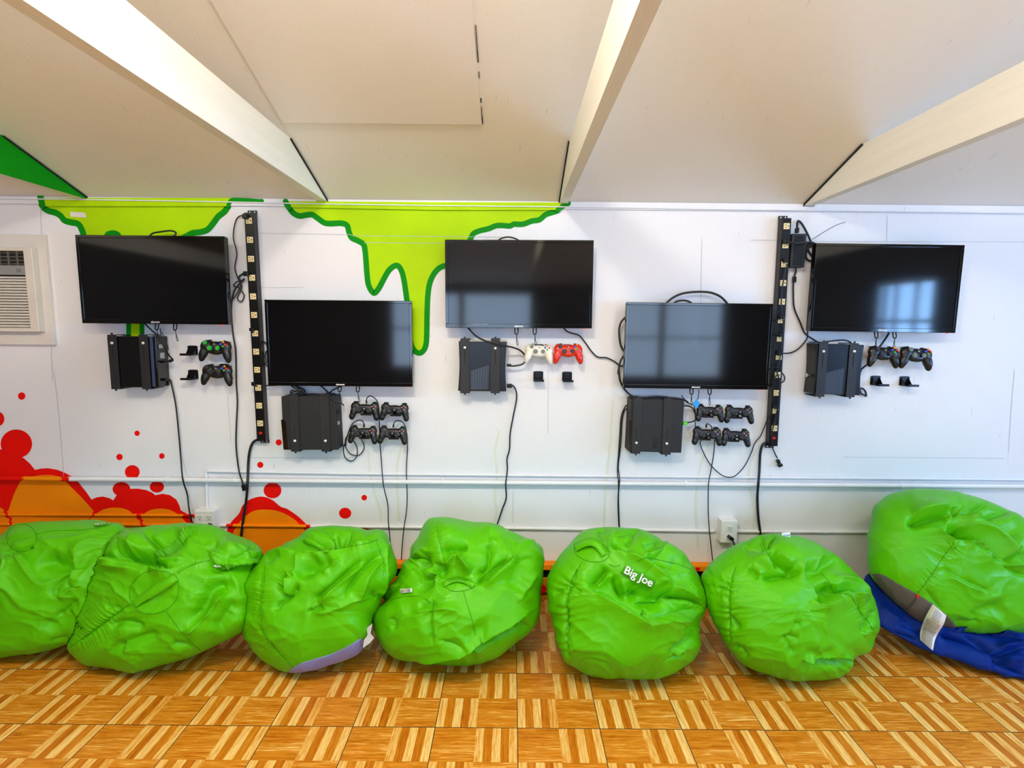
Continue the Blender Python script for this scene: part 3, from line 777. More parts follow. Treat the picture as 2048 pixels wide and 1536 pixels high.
def make_wide_pad(shell, dmat, stick, bump_mat):
    e = empty('game_controller', (0, 0, 0), 'x', 'game controller')
    oset('shell', pad_mesh, shell, e, (0, 0, 0))
    oset('analog_stick', STK, stick, e, (-.043, -.022, .026)); oset('analog_stick', STK, stick, e, (.021, -.022, .002))
    oset('directional_pad', DSC, dmat, e, (-.020, -.0205, .001))
    for nm, mm, dx, dz in (('yellow', 'yellow', 0, .0105), ('red', 'red', .0115, 0), ('green', 'green', 0, -.0105), ('blue', 'blue', -.0115, 0)):
        oset('face_button', BTN, M_b[mm], e, (.044+dx, -.0225, .024+dz))
    oset('guide_button', BTN, M_silver, e, (0, -.0205, .022))
    for s_ in (-1, 1):
        bm = bmesh.new(); addbox(bm, Vector((s_*.047, .008, .040)), (.034, .016, .010), RY(s_*12)); o = fin(bm, 'bumper', bump_mat, e, bev=.003)
    return e
def make_slim_pad():
    e = empty('game_controller', (0, 0, 0), 'x', 'game controller')
    oset('shell', slim_mesh, M_psblk, e, (0, 0, 0))
    oset('analog_stick', SSTK, M_stick, e, (-.025, -.019, -.006)); oset('analog_stick', SSTK, M_stick, e, (.025, -.019, -.006))
    oset('directional_pad', DPD, M_stick, e, (-.050, -.0165, .016))
    for mm, dx, dz in (('teal', 0, .0105), ('coral', .0105, 0), ('grey', 0, -.0105), ('pink', -.0105, 0)):
        oset('face_button', SBTN, M_b[mm], e, (.050+dx, -.0165, .016+dz))
    oset('guide_button', SBTN, M_b['grey'], e, (0, -.015, .002))
    for s_ in (-1, 1):
        bm = bmesh.new(); addbox(bm, Vector((s_*.050, .008, .039)), (.024, .013, .009)); fin(bm, 'bumper', M_blk, e, bev=.003)
    return e
PADY = -.066
def place(o, bb, rot=0, sc=1.0, lab=None, group=None):
    x0, x1, y0, y1 = bb
    p = W((x0+x1)/2, (y0+y1)/2, PADY); o.location = (p.x, PADY, p.z)
    w = (W(x1, (y0+y1)/2, PADY)-W(x0, (y0+y1)/2, PADY)).x
    o.scale = (sc*w/.154,)*3
    o.rotation_euler = (math.radians(-12), math.radians(rot), 0)
    tag(o, lab, 'game controller', group)
k0 = make_wide_pad(M_xblk, M_stick, M_stick, M_blk); kt = tree_of(k0)
GX = 'wide-grip controllers'
place(k0, (405, 465, 727, 766), 2, lab='black controller with black sticks directly below the green-stick controller', group=GX)
o = copy_tree(k0, kt); place(o, (1735.5, 1796, 689, 731), 3, lab='black controller beside the console with the round power button', group=GX)
o = copy_tree(k0, kt); place(o, (1799, 1862.6, 691.7, 734), 5, lab='black controller at the far right, last of the wall controllers', group=GX)
def recol(o, stick, dm, shell=None):
    for c in kids(o):
        n = c.name.split('.')[0]
        if n == 'analog_stick': c.material_slots[0].material = stick
        if n == 'directional_pad': c.material_slots[0].material = dm
        if n == 'shell' and shell: c.material_slots[0].material = shell
recol(o, M_grey, M_grey)
o = copy_tree(k0, kt); place(o, (401, 463, 677, 720), 3, lab='black controller with bright green sticks', group=GX); recol(o, M_gstick, M_gstick)
o = copy_tree(k0, kt); place(o, (1050.8, 1105, 684, 725), 3, 1.02, lab='white controller with grey sticks', group=GX); recol(o, M_grey, M_grey, M_xwhite)
o = copy_tree(k0, kt); place(o, (1107, 1165, 684, 724), 0, lab='red controller beside the white one', group=GX); recol(o, M_stick, M_stick, M_xred)
d0 = make_slim_pad(); dt = tree_of(d0)
GS = 'slim black controllers'
SL_ = [((700.6, 758.5, 801, 837), 'slim controller with a cord arching off its top, nearest the matte console'),
       ((761, 818, 803.5, 838.5), 'slim controller without any cord, right of the arching cord'),
       ((698, 754.7, 848.7, 884.7), 'slim controller whose cord is coiled in loops below it'),
       ((757, 814.4, 849.7, 885.5), 'slim controller whose cord drops along its right handle to the bean bags'),
       ((1392, 1447, 805.5, 842), 'slim controller beside the blue paper tag'),
       ((1449, 1506.6, 809, 843), 'slim controller top right of its four, one away from the blue tag'),
       ((1384.7, 1443, 851.7, 887), 'slim controller directly below the one by the blue tag, cords trailing under it'),
       ((1443, 1499.7, 855, 890), 'slim controller bottom right of the four by the blue tag')]
for i, (bb, lab) in enumerate(SL_):
    o = d0 if i == 0 else copy_tree(d0, dt); place(o, bb, 2, lab=lab, group=GS)
# holders: plate on the wall and a shelf tongue
def make_holder():
    e = empty('controller_holder', (0, 0, 0), 'h', 'holder')
    bm = bmesh.new()
    pr = [(-.026, -.022), (-.026, .024), (-.018, .024), (-.018, .026), (.018, .026), (.018, .024), (.026, .024), (.026, -.022)]
    fin(bm, 'dummy', None) if False else bm.free()
    prism('back_plate', pr, -.004, 0, M_blk, e, .001)
    bm = bmesh.new(); addbox(bm, Vector((0, -.036, -.021)), (.054, .072, .004)); addbox(bm, Vector((0, -.0705, -.0165)), (.054, .003, .010))
    fin(bm, 'shelf', M_blk, e, bev=.001)
    bm = bmesh.new()
    for s_ in (-1, 1):
        v = [bm.verts.new(p) for p in ((s_*.02, -.003, .02), (s_*.02, -.003, -.02), (s_*.02, -.035, -.02), (s_*.017, -.003, .02), (s_*.017, -.003, -.02), (s_*.017, -.035, -.02))]
        bm.faces.new(v[:3]); bm.faces.new(v[:2:-1])
        for a, b in ((0, 1), (1, 2), (2, 0)): bm.faces.new((v[a], v[b], v[b+3], v[a+3]))
    fin(bm, 'brace', M_blk, e)
    return e
h0 = make_holder(); ht = tree_of(h0)
HG = 'controller holders'
HL = [((386, 701), 'empty holder right of the console nearest the air conditioner, upper one'), ((387, 749), 'empty holder beside the lower black-stick controller'),
      ((1076.5, 752), 'empty holder under the white controller'), ((1134, 753), 'empty holder under the red controller'),
      ((1750, 761), 'empty holder beside the console with the round power button, under its nearest controller'), ((1808, 762), 'empty holder under the far right controller')]
for i, (p, lab) in enumerate(HL):
    o = h0 if i == 0 else copy_tree(h0, ht); q = W(p[0], p[1], -.001); o.location = (q.x, -.001, q.z); tag(o, lab, 'holder', HG)
held = [((432, 695), 'holder under the green-stick controller'), ((435, 741), 'holder under the black-stick controller below the green one'), ((1079, 701), 'holder under the hung white controller'), ((1137, 701), 'holder behind the hung red controller'),
        ((1764, 707), 'holder carrying the controller beside the round-button console'), ((1828, 709), 'holder carrying the last controller at the far right')]
for b, lab in SL_:
    held.append((((b[0]+b[1])/2*1.0, (b[2]+b[3])/2+4), 'holder carrying the '+lab))
for (p, lab) in held:
    o = copy_tree(h0, ht); q = W(p[0], p[1], PADY)
    slim = 'slim' in lab; o.scale = (1, .72, 1)
    o.location = (q.x, -.001, q.z+(.0 if slim else .004)); tag(o, lab.split(',')[0] if len(lab.split()) > 16 else lab, 'holder', HG)

# ------------------------------------------------------------------ power strips
def make_strip(L, n_out, first, step):
    e = empty('power_strip', (0, 0, 0), 's', 'power strip')
    w, d = .047, .042
    bm = bmesh.new(); addbox(bm, Vector((0, -d/2-.002, 0)), (w, d, L)); fin(bm, 'housing', M_blk, e, bev=.0015)
    for s_ in (-1, 1):
        bm = bmesh.new(); addbox(bm, Vector((0, -.003, s_*(L/2+.008))), (w, .004, .02)); o = fin(bm, 'mounting_ear', M_blk_metal, e)
        bm = bmesh.new()
        for sx_ in (-.012, .012): addcyl(bm, Vector((sx_, -.0055, s_*(L/2+.010))), .0035, .0012, 'Y', 12)
        fin(bm, 'screw_hole', M_tag, o)
    om = None
    for i in range(n_out):
        z = first-step*i
        if om is None:
            bm = bmesh.new(); addbox(bm, Vector((0, 0, 0)), (.030, .004, .030)); o = fin(bm, 'outlet', M_ivory, e, bev=.001)
            bm = bmesh.new()
            for a, b, q, r_ in ((.005, .006, .003, .008), (.005, -.006, .003, .008)): addbox(bm, Vector((-a, -.0024, b)), (r_, .001, q))
            addcyl(bm, Vector((.008, -.0024, 0)), .003, .001, 'Y', 12)
            s2 = fin(bm, 'socket_slot', M_slot, o); om = (o, s2)
        else:
            o = om[0].copy(); COL.objects.link(o); s2 = om[1].copy(); COL.objects.link(s2); s2.parent = o
        o.location = (0, -d-.003, z)
    bm = bmesh.new(); addbox(bm, Vector((0, -d-.003, first-step*(n_out-1)-.052)), (.016, .008, .012)); fin(bm, 'switch', M_redlamp, e, bev=.002)
    return e
SY = -.044
A = W(497, 419, SY); B = W(523, 888, SY); L = (A-B).length-.03
p0 = make_strip(L, 12, .548, .0945); pt_ = tree_of(p0)
c = (A+B)/2; p0.location = (c.x, -.001, c.z); p0.rotation_euler = (0, math.atan2((A-B).x, (A-B).z), 0)
tag(p0, 'black power strip beside the television nearest the air conditioner', 'power strip', 'vertical power strips')
p1 = copy_tree(p0, pt_)
A2 = W(1574, 431, SY); B2 = W(1546, 897, SY); c2 = (A2+B2)/2
p1.location = (c2.x, -.001, c2.z); p1.rotation_euler = (0, math.atan2((A2-B2).x, (A2-B2).z), 0)
tag(p1, 'black power strip beside the power adapter, nearly full of plugs', 'power strip', 'vertical power strips')

# ------------------------------------------------------------------ air conditioner in its framed opening
Yb, Yu = -.02, -.055
R1 = W(90, 469, Yb); R2 = W(107, 690, Yb)
xr = (R1.x+R2.x)/2; zt_, zb_ = R1.z, R2.z; xl = xr-.78
e = empty('air_conditioner', ((xl+xr)/2, 0, zb_), 'cream wall air conditioner set in a white board frame', 'air conditioner')
inv = Vector(e.location)
U1 = W(63.5, 494, Yu); U2 = W(77, 664, Yu); ux = (U1.x+U2.x)/2; uz1, uz0 = U1.z, U2.z; uxl = ux-.62
bm = bmesh.new()
for (a, b, c_, d) in ((xl, uxl, zb_, zt_), (ux, xr, zb_, zt_), (uxl, ux, zb_, uz0), (uxl, ux, uz1, zt_)):
    addbox(bm, Vector(((a+b)/2, Yb/2, (c_+d)/2))-inv, (b-a, -Yb, d-c_))
fin(bm, 'board_frame', mat('cream_board', 'DDD8D0', .55, var=.03), e, bev=.002)
bm = bmesh.new()
fx = W(47, 520, Yu).x
gz1, gz0 = W(47, 502, Yu).z, W(45, 656, Yu).z
gx0 = uxl+.04
for (a, b, c_, d) in ((uxl, gx0, uz0, uz1), (fx, ux, uz0, uz1), (gx0, fx, uz0, gz0), (gx0, fx, gz1, uz1)):
    addbox(bm, Vector(((a+b)/2, Yu/2, (c_+d)/2))-inv, (b-a, -Yu, d-c_))
fin(bm, 'bezel', M_ac, e, bev=.004)
bm = bmesh.new(); addbox(bm, Vector(((gx0+fx)/2, -.012, (gz0+gz1)/2))-inv, (fx-gx0, .02, gz1-gz0)); fin(bm, 'cavity', M_acdark, e)
cz1, cz0 = W(47, 531, Yu).z, W(47, 550, Yu).z
bm = bmesh.new(); addbox(bm, Vector(((gx0+fx)/2, Yu+.004, (cz0+cz1)/2))-inv, (fx-gx0, .012, cz1-cz0)); o = fin(bm, 'control_panel', M_acgrey, e, bev=.001)
p = W(38, 541, Yu)-inv; box('logo', (p.x, Yu-.0025, p.z), (.022, .001, .02), mat('panel_mark', '757573', .5), o)
n = 18
lz1, lz0 = W(46, 553, Yu).z, gz0
for i in range(n):
    z = lz1+(lz0-lz1)*(i+.5)/n
    bm = bmesh.new(); addbox(bm, Vector(((gx0+fx)/2, Yu+.012, z))-inv, (fx-gx0, .016, .0085), Matrix.Rotation(math.radians(-25), 4, 'X')); fin(bm, 'louver', M_ac, e)
bm = bmesh.new()
for i in range(4):
    z = gz1+(cz1-gz1)*(i+.5)/4; addbox(bm, Vector(((gx0+fx)/2, Yu+.012, z))-inv, (fx-gx0, .006, .003))
k = gx0
while k < fx: addbox(bm, Vector((k, Yu+.011, (gz1+cz1)/2))-inv, (.004, .008, gz1-cz1)); k += .045
fin(bm, 'air_vent', mat('vent_grey', '6A665E', .6), e)

# ------------------------------------------------------------------ outlet boxes
def receptacle(e, x, y, z):
    bm = bmesh.new(); addbox(bm, Vector((x, y, z)), (.034, .003, .03)); o = fin(bm, 'receptacle', M_white, e, bev=.001)
    bm = bmesh.new()
    for a in (-.006, .006): addbox(bm, Vector((x+a, y-.002, z+.004)), (.0022, .001, .008))
    addcyl(bm, Vector((x, y-.002, z-.007)), .0025, .001, 'Y', 12); fin(bm, 'socket_slot', M_slot, o)
def outlet_box(corners, label, xs, zs, dep):
    A = W(*corners[0], -dep); B = W(*corners[1], -dep); w, h = B.x-A.x, A.z-B.z
    e = empty('outlet_box', ((A.x+B.x)/2, 0, B.z), label, 'outlet')
    box('back_box', (0, -dep/2, h/2), (w, dep, h), M_white, e, bev=.003)
    box('cover_plate', (0, -dep-.0025, h/2), (w*.96, .005, h*.96), mat('outlet_white', 'EEF0EE', .4), e, bev=.002)
    for x in xs:
        for z in zs: receptacle(e, x*w, -dep-.006, h*z)
    return e
outlet_box([(388.5, 1021), (431.5, 1067)], 'white double outlet box over the painted lava, behind a bean bag', (-.22, .24), (.70, .27), .055)
outlet_box([(1443, 1041), (1473, 1086)], 'white single outlet box with one black plug, near the middle of the row', (.0,), (.66, .28), .05)

# ------------------------------------------------------------------ baseboard heater
HX0, HX1 = W(770, 1160, -.06).x, W(1446, 1160, -.06).x
htop = W(1088, 1129, -.05).z
e = empty('baseboard_heater', ((HX0+HX1)/2, 0, 0), 'orange baseboard heater low on the wall behind the bean bags', 'heater')
hw = HX1-HX0
box('back_panel', (0, -.004, .085), (hw, .006, .17), M_dark, e)
box('top_cover', (0, -.030, htop-.014), (hw, .054, .032), M_orange, e, bev=.004)
box('front_panel', (0, -.058, .075), (hw, .006, .085), M_orange, e, bev=.002)
box('bottom_lip', (0, -.040, .006), (hw, .044, .010), M_orange, e, bev=.002)
box('fin_element', (0, -.032, .072), (hw-.02, .035, .05), mat('fin_grey', '4A4640', .5, metal=.5), e)
for px, py, r_ in ((1082, 1178, 12), (1396, 1139, 5), (1250, 1170, 14)):
    q = W(px, py, -.061); bm = bmesh.new()
    yq = -.0575 if py < 1150 else -.0612
    bmesh.ops.create_circle(bm, cap_ends=True, segments=28, radius=1, matrix=Matrix.Translation((q.x-e.location.x, yq, q.z)) @ Matrix.Rotation(math.pi/2, 4, 'X') @ Matrix.Diagonal((r_*.0026, r_*.0022, 1, 1)))
    finish_flat(bm, 'painted_bubble', M_red, e)

# ------------------------------------------------------------------ cables
def cable(pts, label, r=.0032, name='power_cable', Y=-.014, plugs=(), group=None, cat='cable', n=7):
    """pts: photograph points (x, y[, depth]); plugs: (x, y, depth, w, h, d, rot degrees)"""
    r *= 1.25
    P = [W(p[0], p[1], p[2] if len(p) > 2 else Y) for p in pts]
    org = P[0].copy()
    if plugs:
        e = empty(name, org, label, cat, group)
        tube_mesh('cord', catmull([p-org for p in P], n), r, M_rubber, e)
        for (x, y, yy, w, h, d, rz, *mm) in plugs:
            q = W(x, y, yy)-org
            box('plug', q, (w, d, h), mm[0] if mm else M_blk, e, bev=min(w, h, d)*.22, rot=Matrix.Rotation(math.radians(rz), 4, 'Y'))
        return e
    o = tube_mesh(name, catmull([p-org for p in P], n), r, M_rubber); o.location = org
    return tag(o, label, cat, group)
PL = -.058
cable(z5([(1296, 75, -.05), (1340, 78), (1355, 130), (1385, 280), (1410, 520), (1425, 700), (1440, 860, -.050), (1475, 980), (1490, 1100, -.03), (1520, 1230, -.03), (1535, 1300, -.03)]), 'cord dropping from the glossy console to the double outlet', plugs=[(331, 759, -.05, .02, .014, .02, 0)])
cable(z1([(1940, 207, PL), (1890, 205), (1855, 250), (1838, 370), (1865, 500), (1850, 610), (1872, 690), (1905, 760), (1870, 850), (1900, 880), (1922, 830), (1880, 770), (1840, 755), (1870, 720), (1900, 740), (1850, 840), (1800, 886, -.05)]), 'cord from the top socket coiling beside the television nearest the air conditioner', .0024, plugs=[(491, 433, PL, .026, .024, .028, 0)])
cable(z1([(1960, 660, PL), (1915, 660), (1880, 690), (1905, 720), (1920, 700), (1860, 770), (1835, 830), (1822, 940), (1835, 1130), (1855, 1250), (1860, 1400), (1862, 1530)])+z5([(1870, 250), (1862, 440), (1860, 600), (1880, 780), (1908, 880, -.050), (1920, 915, -.036)]), 'long cord hanging with a loose socket end below the nearer power strip', .0034, plugs=[(493, 547.5, PL, .026, .024, .028, 0), (488.5, 975, -.036, .020, .034, .022, -12)])
cable(z5([(2035, 545, -.025), (1990, 575), (1965, 650), (1955, 760), (1950, 900, -.054), (1940, 1020), (1920, 1150), (1898, 1320), (1890, 1450)]), 'thick supply cord leaving the foot of the power strip nearer the air conditioner', .0055)
cable([(508, 659, PL), (503, 662, -.055), (515, 672, -.03), (526, 682), (537, 692), (545, 700)], 'short cord from the power strip to the lower television beside the slime drip', .003, plugs=[(504, 659, PL, .02, .018, .026, 0)])
cable(z2([(150, 1262, -.03), (128, 1272), (122, 1310), (128, 1350), (120, 1370), (135, 1382), (150, 1370, -.03)]), 'small cord loop peeking past the lower television beside the power strip', .0024)
cable([(512, 768, PL), (504, 770, -.055), (515, 772, -.045), (530, 771.5, -.04), (545, 771), (570, 769.5), (590, 772), (606, 778), (611, 785), (610, 790, -.03)], 'cord from the power strip passing under the lower television beside the slime drip', .003, plugs=[(508, 767, PL, .02, .018, .026, 0)])
cable(z6([(345, 200, -.06), (320, 185), (335, 160), (420, 185), (440, 190), (330, 130), (350, 125), (430, 175), (435, 190), (350, 195), (325, 180), (390, 165), (435, 188, -.08), (520, 190, -.1), (600, 205, -.105), (690, 255, -.105), (725, 265, -.08), (738, 278, -.03)]), 'cord coiled on top of the matte black console beside its bracket', .003, 'coiled_cable', -.07)
cable(z6([(548, 118, -.04), (575, 140), (610, 172), (626, 180), (650, 160), (700, 135), (720, 122, -.03)]), 'bent cord hanging between the lower television and the matte console', .0028)
cable(z6([(918, 262, -.075), (920, 225, -.06), (945, 205, -.04), (985, 225, -.03), (1010, 270), (1018, 370), (1020, 470), (1025, 600), (1035, 720), (1050, 900, -.050), (1085, 1060), (1090, 1200, -.025), (1107, 1380), (1110, 1500)]), 'cord arching off the slim controller then falling straight to the bean bags', .0022, 'controller_cable', plugs=[(733, 804, -.07, .008, .018, .010, -8)])
cable(z6([(1130, 450, -.075), (1135, 415, -.06), (1165, 398, -.04), (1210, 420, -.03), (1235, 500, -.04), (1240, 620), (1232, 780), (1238, 1000, -.050), (1230, 1130), (1210, 1260, -.025), (1195, 1440), (1190, 1580)]), 'cord from the lower slim controller falling between two bean bags', .0022, 'controller_cable', plugs=[(787, 852, -.07, .008, .018, .010, 6)])
cable(z6([(903, 448, -.075), (890, 408, -.06), (860, 395, -.04), (810, 420), (775, 490), (755, 560), (735, 620), (750, 690), (800, 717), (840, 680), (842, 610), (815, 560), (790, 520, -.09), (850, 520, -.095), (890, 570), (897, 620), (860, 670), (800, 665), (760, 620), (750, 560), (765, 522), (800, 515, -.03)]), 'cord coiled in hanging loops under the slim controllers', .0022, 'controller_cable', plugs=[(728, 851, -.07, .008, .018, .010, 8), (691, 888, -.02, .008, .024, .01, 5)])
cable(z7([(58, 118, -.05), (100, 122), (125, 160), (130, 230), (105, 360), (80, 500), (75, 620), (55, 700), (58, 780), (45, 900, -.050), (48, 1010), (20, 1090), (0, 1150)])+[(992, 1056, -.025), (985, 1080)], 'wavy cord dropping from the console beside the white controller', .0032, plugs=[(1019, 771.5, -.05, .026, .022, .022, 0)])
cable(z2([(1700, 1070, -.05), (1720, 1088, -.06), (1780, 1150, -.09), (1860, 1190, -.11), (1960, 1215, -.115)])+z3([(0, 1225, -.115), (80, 1235, -.09), (160, 1265, -.05), (203, 1320, -.04), (180, 1370, -.05), (100, 1387, -.05), (55, 1380, -.05)]), 'thick video cable looping from the television to the console beside the white controller', .0036, 'video_cable', plugs=[(1018, 730.5, -.05, .024, .014, .02, 0)])
cable(z3([(495, 1075, -.05), (505, 1092), (540, 1120), (620, 1145), (670, 1200), (720, 1270), (770, 1315), (840, 1322), (900, 1350), (950, 1385), (1000, 1385, -.02)]), 'cord sagging across the wall between two televisions beside the red controller', .003)
cable([(990, 488, -.05), (996, 481, -.04), (1005, 476, -.04), (1017, 474, -.04), (1030, 477, -.04), (1040, 483, -.04), (1043, 490, -.05)], 'cable hump above the television over the white and red controllers', .0034, 'video_cable')
cable([(296, 476, -.05), (305, 467, -.04), (322, 463.5, -.04), (342, 461.5, -.04), (352, 466, -.04), (347, 473, -.05)], 'cable hump above the television nearest the air conditioner', .0034, 'video_cable')
cable(z3([(1290, 905, -.05), (1310, 890, -.045), (1360, 850), (1430, 818), (1530, 803), (1640, 805), (1720, 830), (1770, 870), (1800, 910, -.04)]), 'tall cable arch over the lower television near the crowded power strip', .0046, 'video_cable', -.04)
cable(z3([(1350, 905, -.06), (1370, 890), (1400, 875), (1450, 870), (1490, 880), (1525, 905, -.06)]), 'small cable hump inside the tall arch above the lower television', .004, 'video_cable', -.055)
cable(z3([(1010, 985, -.04), (985, 1005), (950, 1050), (938, 1120), (950, 1220), (985, 1280), (1010, 1300, -.05)]), 'cable bowing out past the upper side of the lower television', .0042, 'video_cable', -.05)
cable(z3([(1010, 1270, -.05), (985, 1290), (945, 1360), (932, 1450)])+z7([(935, 0), (945, 80), (980, 150), (1040, 205, -.06), (1120, 218, -.07), (1240, 210, -.07), (1340, 220, -.06), (1440, 232, -.05), (1480, 255, -.03)]), 'cable sweeping round under the lower television onto the lettered console', .0042, 'video_cable', -.05)
cable(z7([(1030, 275, -.05), (1010, 276), (985, 290), (955, 370), (945, 500), (935, 650), (925, 800), (934, 900, -.050), (930, 1050), (938, 1250), (945, 1330)]), 'outer of two cords hanging beside the lettered console', .0027, group=None)
cable(z7([(1030, 305, -.05), (1005, 307), (980, 320), (962, 400), (955, 520), (945, 640), (932, 760), (942, 860, -.050), (934, 980), (936, 1100), (942, 1250), (950, 1330)]), 'inner of two cords hanging beside the lettered console', .0024)
cable(z7([(1475, 415, -.05), (1520, 405), (1542, 380), (1530, 320), (1500, 290), (1462, 283), (1440, 290, -.07)]), 'cord with a bright green plug in the lettered console', .0028, 'video_cable', -.04, plugs=[(1369.5, 846.5, -.05, .024, .018, .02, 0, M_hdmig)])
cable(z7([(1430, 200, -.04), (1470, 250), (1500, 268), (1525, 278, -.03), (1538, 330), (1537, 400), (1538, 470, -.02)]), 'thin cord dropping behind the slim controllers beside the blue tag', .002)
cable(z7([(1625, 455, -.075), (1628, 425, -.06), (1650, 432, -.04), (1670, 460, -.02), (1640, 520, -.02), (1580, 560), (1590, 620), (1640, 720), (1700, 790), (1760, 835, -.03), (1820, 845, -.032), (1870, 820, -.03), (1930, 750), (1980, 650), (2005, 580), (2045, 530)])+z8([(90, 470), (130, 370, -.03), (150, 330, -.03)]), 'deep U-shaped cord slung from a slim controller to the crowded power strip', .0022, 'controller_cable', plugs=[(1412.5, 852, -.07, .008, .018, .010, 0)])
cable(z7([(1690, 550, -.02), (1688, 600), (1680, 680), (1660, 800), (1642, 900, -.050), (1640, 1100), (1648, 1250, -.025), (1675, 1505), (1685, 1600)]), 'cord dropping from the slim controllers past the single outlet', .0022, 'controller_cable')
cable(z8([(150, 548, -.02), (120, 545), (95, 562), (77, 620), (70, 750), (62, 850, -.054), (55, 950), (62, 1100), (80, 1240), (90, 1330)]), 'thick supply cord leaving the foot of the crowded power strip', .0055)
cable(z4([(270, 527, -.06), (285, 545, -.065), (268, 580, -.062), (250, 680, -.06), (237, 780, -.06), (235, 880, -.06), (250, 1000, -.06), (243, 1100, -.06), (225, 1250, -.06), (200, 1340, -.06)])+z8([(215, 60, -.06), (222, 160, -.06), (205, 290, -.06), (178, 400, -.06), (163, 480, -.06), (163, 560, -.05), (185, 620), (205, 660)]), 'cord running down the crowded power strip to a loose hanging socket end', .0026, plugs=[(1571, 521, PL, .022, .022, .03, 0), (1556.5, 923, -.016, .018, .022, .018, -22), (1560, 930.5, -.016, .024, .014, .020, -22)])
cable(z8([(225, -10, -.062), (180, -25, -.062), (140, 0, -.05), (128, 60), (140, 120), (180, 60, -.062), (230, 20), (258, 50), (255, 80), (235, 95, -.03)]), 'loops of cord wound round the crowded power strip', .0024, plugs=[(1556, 735, PL, .03, .02, .024, 20)])
cable(z4([(270, 385, -.062), (300, 392, -.09), (350, 400, -.1), (430, 392, -.04), (470, 395), (490, 410), (450, 420), (420, 460), (420, 510), (455, 530), (485, 510), (490, 440), (440, 400), (430, 440), (470, 500), (480, 450), (455, 385), (420, 310), (385, 250), (360, 232), (352, 260, -.03), (350, 300, -.04)]), 'thick cord coiled between the power adapter and a television', .0042, plugs=[(1572, 483, PL, .026, .024, .03, 0), (1593.7, 461, -.04, .018, .026, .018, 0)])
cable(z4([(340, 575, -.04), (342, 610), (330, 650), (324, 700), (323, 760), (330, 880), (375, 990), (410, 1070), (470, 1115, -.04), (520, 1140, -.08), (600, 1130, -.09), (700, 1122, -.09), (755, 1140, -.08)]), 'cord from the power adapter down to the round-button console', .0034, plugs=[(1588.5, 559, -.016, .017, .03, .017, 0)])
cable(z4([(217, 1218, PL), (245, 1222, -.05), (310, 1215), (370, 1180), (425, 1110), (430, 1040), (440, 980), (458, 930, -.04)]), 'cord curving from the crowded power strip up to the television beside the adapter', .003, plugs=[(1558.5, 706, PL, .024, .024, .03, 0)])
cable(z4([(140, 972, -.04), (165, 970), (200, 966, -.05), (230, 963, PL)]), 'short cord from the lower television into the crowded power strip', .003, plugs=[(1562.5, 633.5, PL, .024, .022, .03, 0)])
cable(z4([(1040, 1055, -.04), (1030, 1085), (1000, 1130, -.03), (975, 1165, -.03), (950, 1200, -.02)]), 'short thick cord slipping behind a controller under the window-reflecting television', .004)
cable(z4([(890, 1295, -.03), (850, 1325), (828, 1350), (815, 1410), (815, 1470), (830, 1520)])+z8([(850, 185), (868, 195), (862, 160), (840, 138), (820, 140, -.03)]), 'cord looping beside the round-button console near its controllers', .0036)
for (x, y, s_) in ((1560, 669, 0), (1550, 813.6, 0)):
    pass
cable([(1560, 669, PL), (1553, 668, -.07), (1545, 670, -.05), (1536, 668, -.03)], 'stub cord from the crowded power strip toward the lower television', .0028, plugs=[(1561, 669.5, PL, .024, .022, .03, 0)])
cable([(1551, 813.6, PL), (1556, 822, -.065), (1552, 840, -.06), (1547, 852, -.06)], 'stub cord near the switch of the crowded power strip', .0026, plugs=[(1551.5, 813.6, PL, .022, .02, .03, 0)])
cable([(417, 1052, -.075), (421, 1058, -.08), (424, 1068, -.09), (425, 1080, -.09)], 'short black cord plugged into the double outlet', .0036, plugs=[(418, 1051.5, -.075, .022, .016, .034, 25)])
cable([(1461, 1076, -.07), (1466, 1083, -.08), (1470, 1092, -.09), (1474, 1104, -.09)], 'short black cord plugged into the single outlet', .0036, plugs=[(1461, 1075.5, -.07, .026, .018, .036, 35)])
cable(z4([(465, 370, -.02), (560, 310, -.03), (640, 265, -.035), (712, 240, -.035)]), 'long loose cable tie sticking out above the coiled cord', .0012, 'cable_tie', cat='cable tie')
cable(z1([(1120, 1035, -.05), (1145, 1058, -.06), (1200, 1110, -.09), (1255, 1160, -.115), (1290, 1230, -.11), (1330, 1300, -.08), (1362, 1338, -.055), (1340, 1350, -.05), (1290, 1352, -.05)]), 'cable bending from the television nearest the air conditioner into the glossy console', .003, 'video_cable', plugs=[(342, 721.5, -.055, .016, .014, .018, -35), (329, 723.5, -.05, .018, .012, .018, 0)])
cable(z1([(1262, 1090, -.06), (1268, 1130, -.09), (1275, 1180, -.108), (1290, 1230, -.108), (1312, 1262, -.09), (1325, 1250, -.06), (1300, 1170, -.06), (1275, 1120, -.06)]), 'thin cord loop hanging over the port side of the glossy console', .0016)
# hanging tabs' long cords: blue paper tag
A = [W(x, y, -.083) for x, y in z7([(1548, 225), (1575, 262), (1552, 305), (1514, 268)])]
c = sum(A, Vector())/4
prt = [((p-c).x, (p-c).z) for p in A]
o = prism('paper_tag', prt, -.0008, .0008, M_tagblue); o.location = (c.x, -.083, c.z); tag(o, 'small bright blue tag hanging above a slim controller', 'tag')
o = tube_mesh('tag_string', catmull([W(1397.5, 780, -.07)-o.location, W(1397, 790, -.08)-o.location, W(1395.5, 799, -.083)-o.location], 4), .0022, M_rubber, o)
# power adapter
A = W(1584, 467, -.05); B = W(1609, 535, -.05)
e = empty('power_adapter', ((A.x+B.x)/2, 0, (A.z+B.z)/2), 'black power adapter brick fixed beside the crowded power strip', 'power adapter')
box('casing', (0, -.028, 0), (B.x-A.x, .05, A.z-B.z), M_blk_matte, e, .006)
box('ridge', (0, -.0545, 0), ((B.x-A.x)*.6, .003, (A.z-B.z)*.86), M_blk, e, .001)

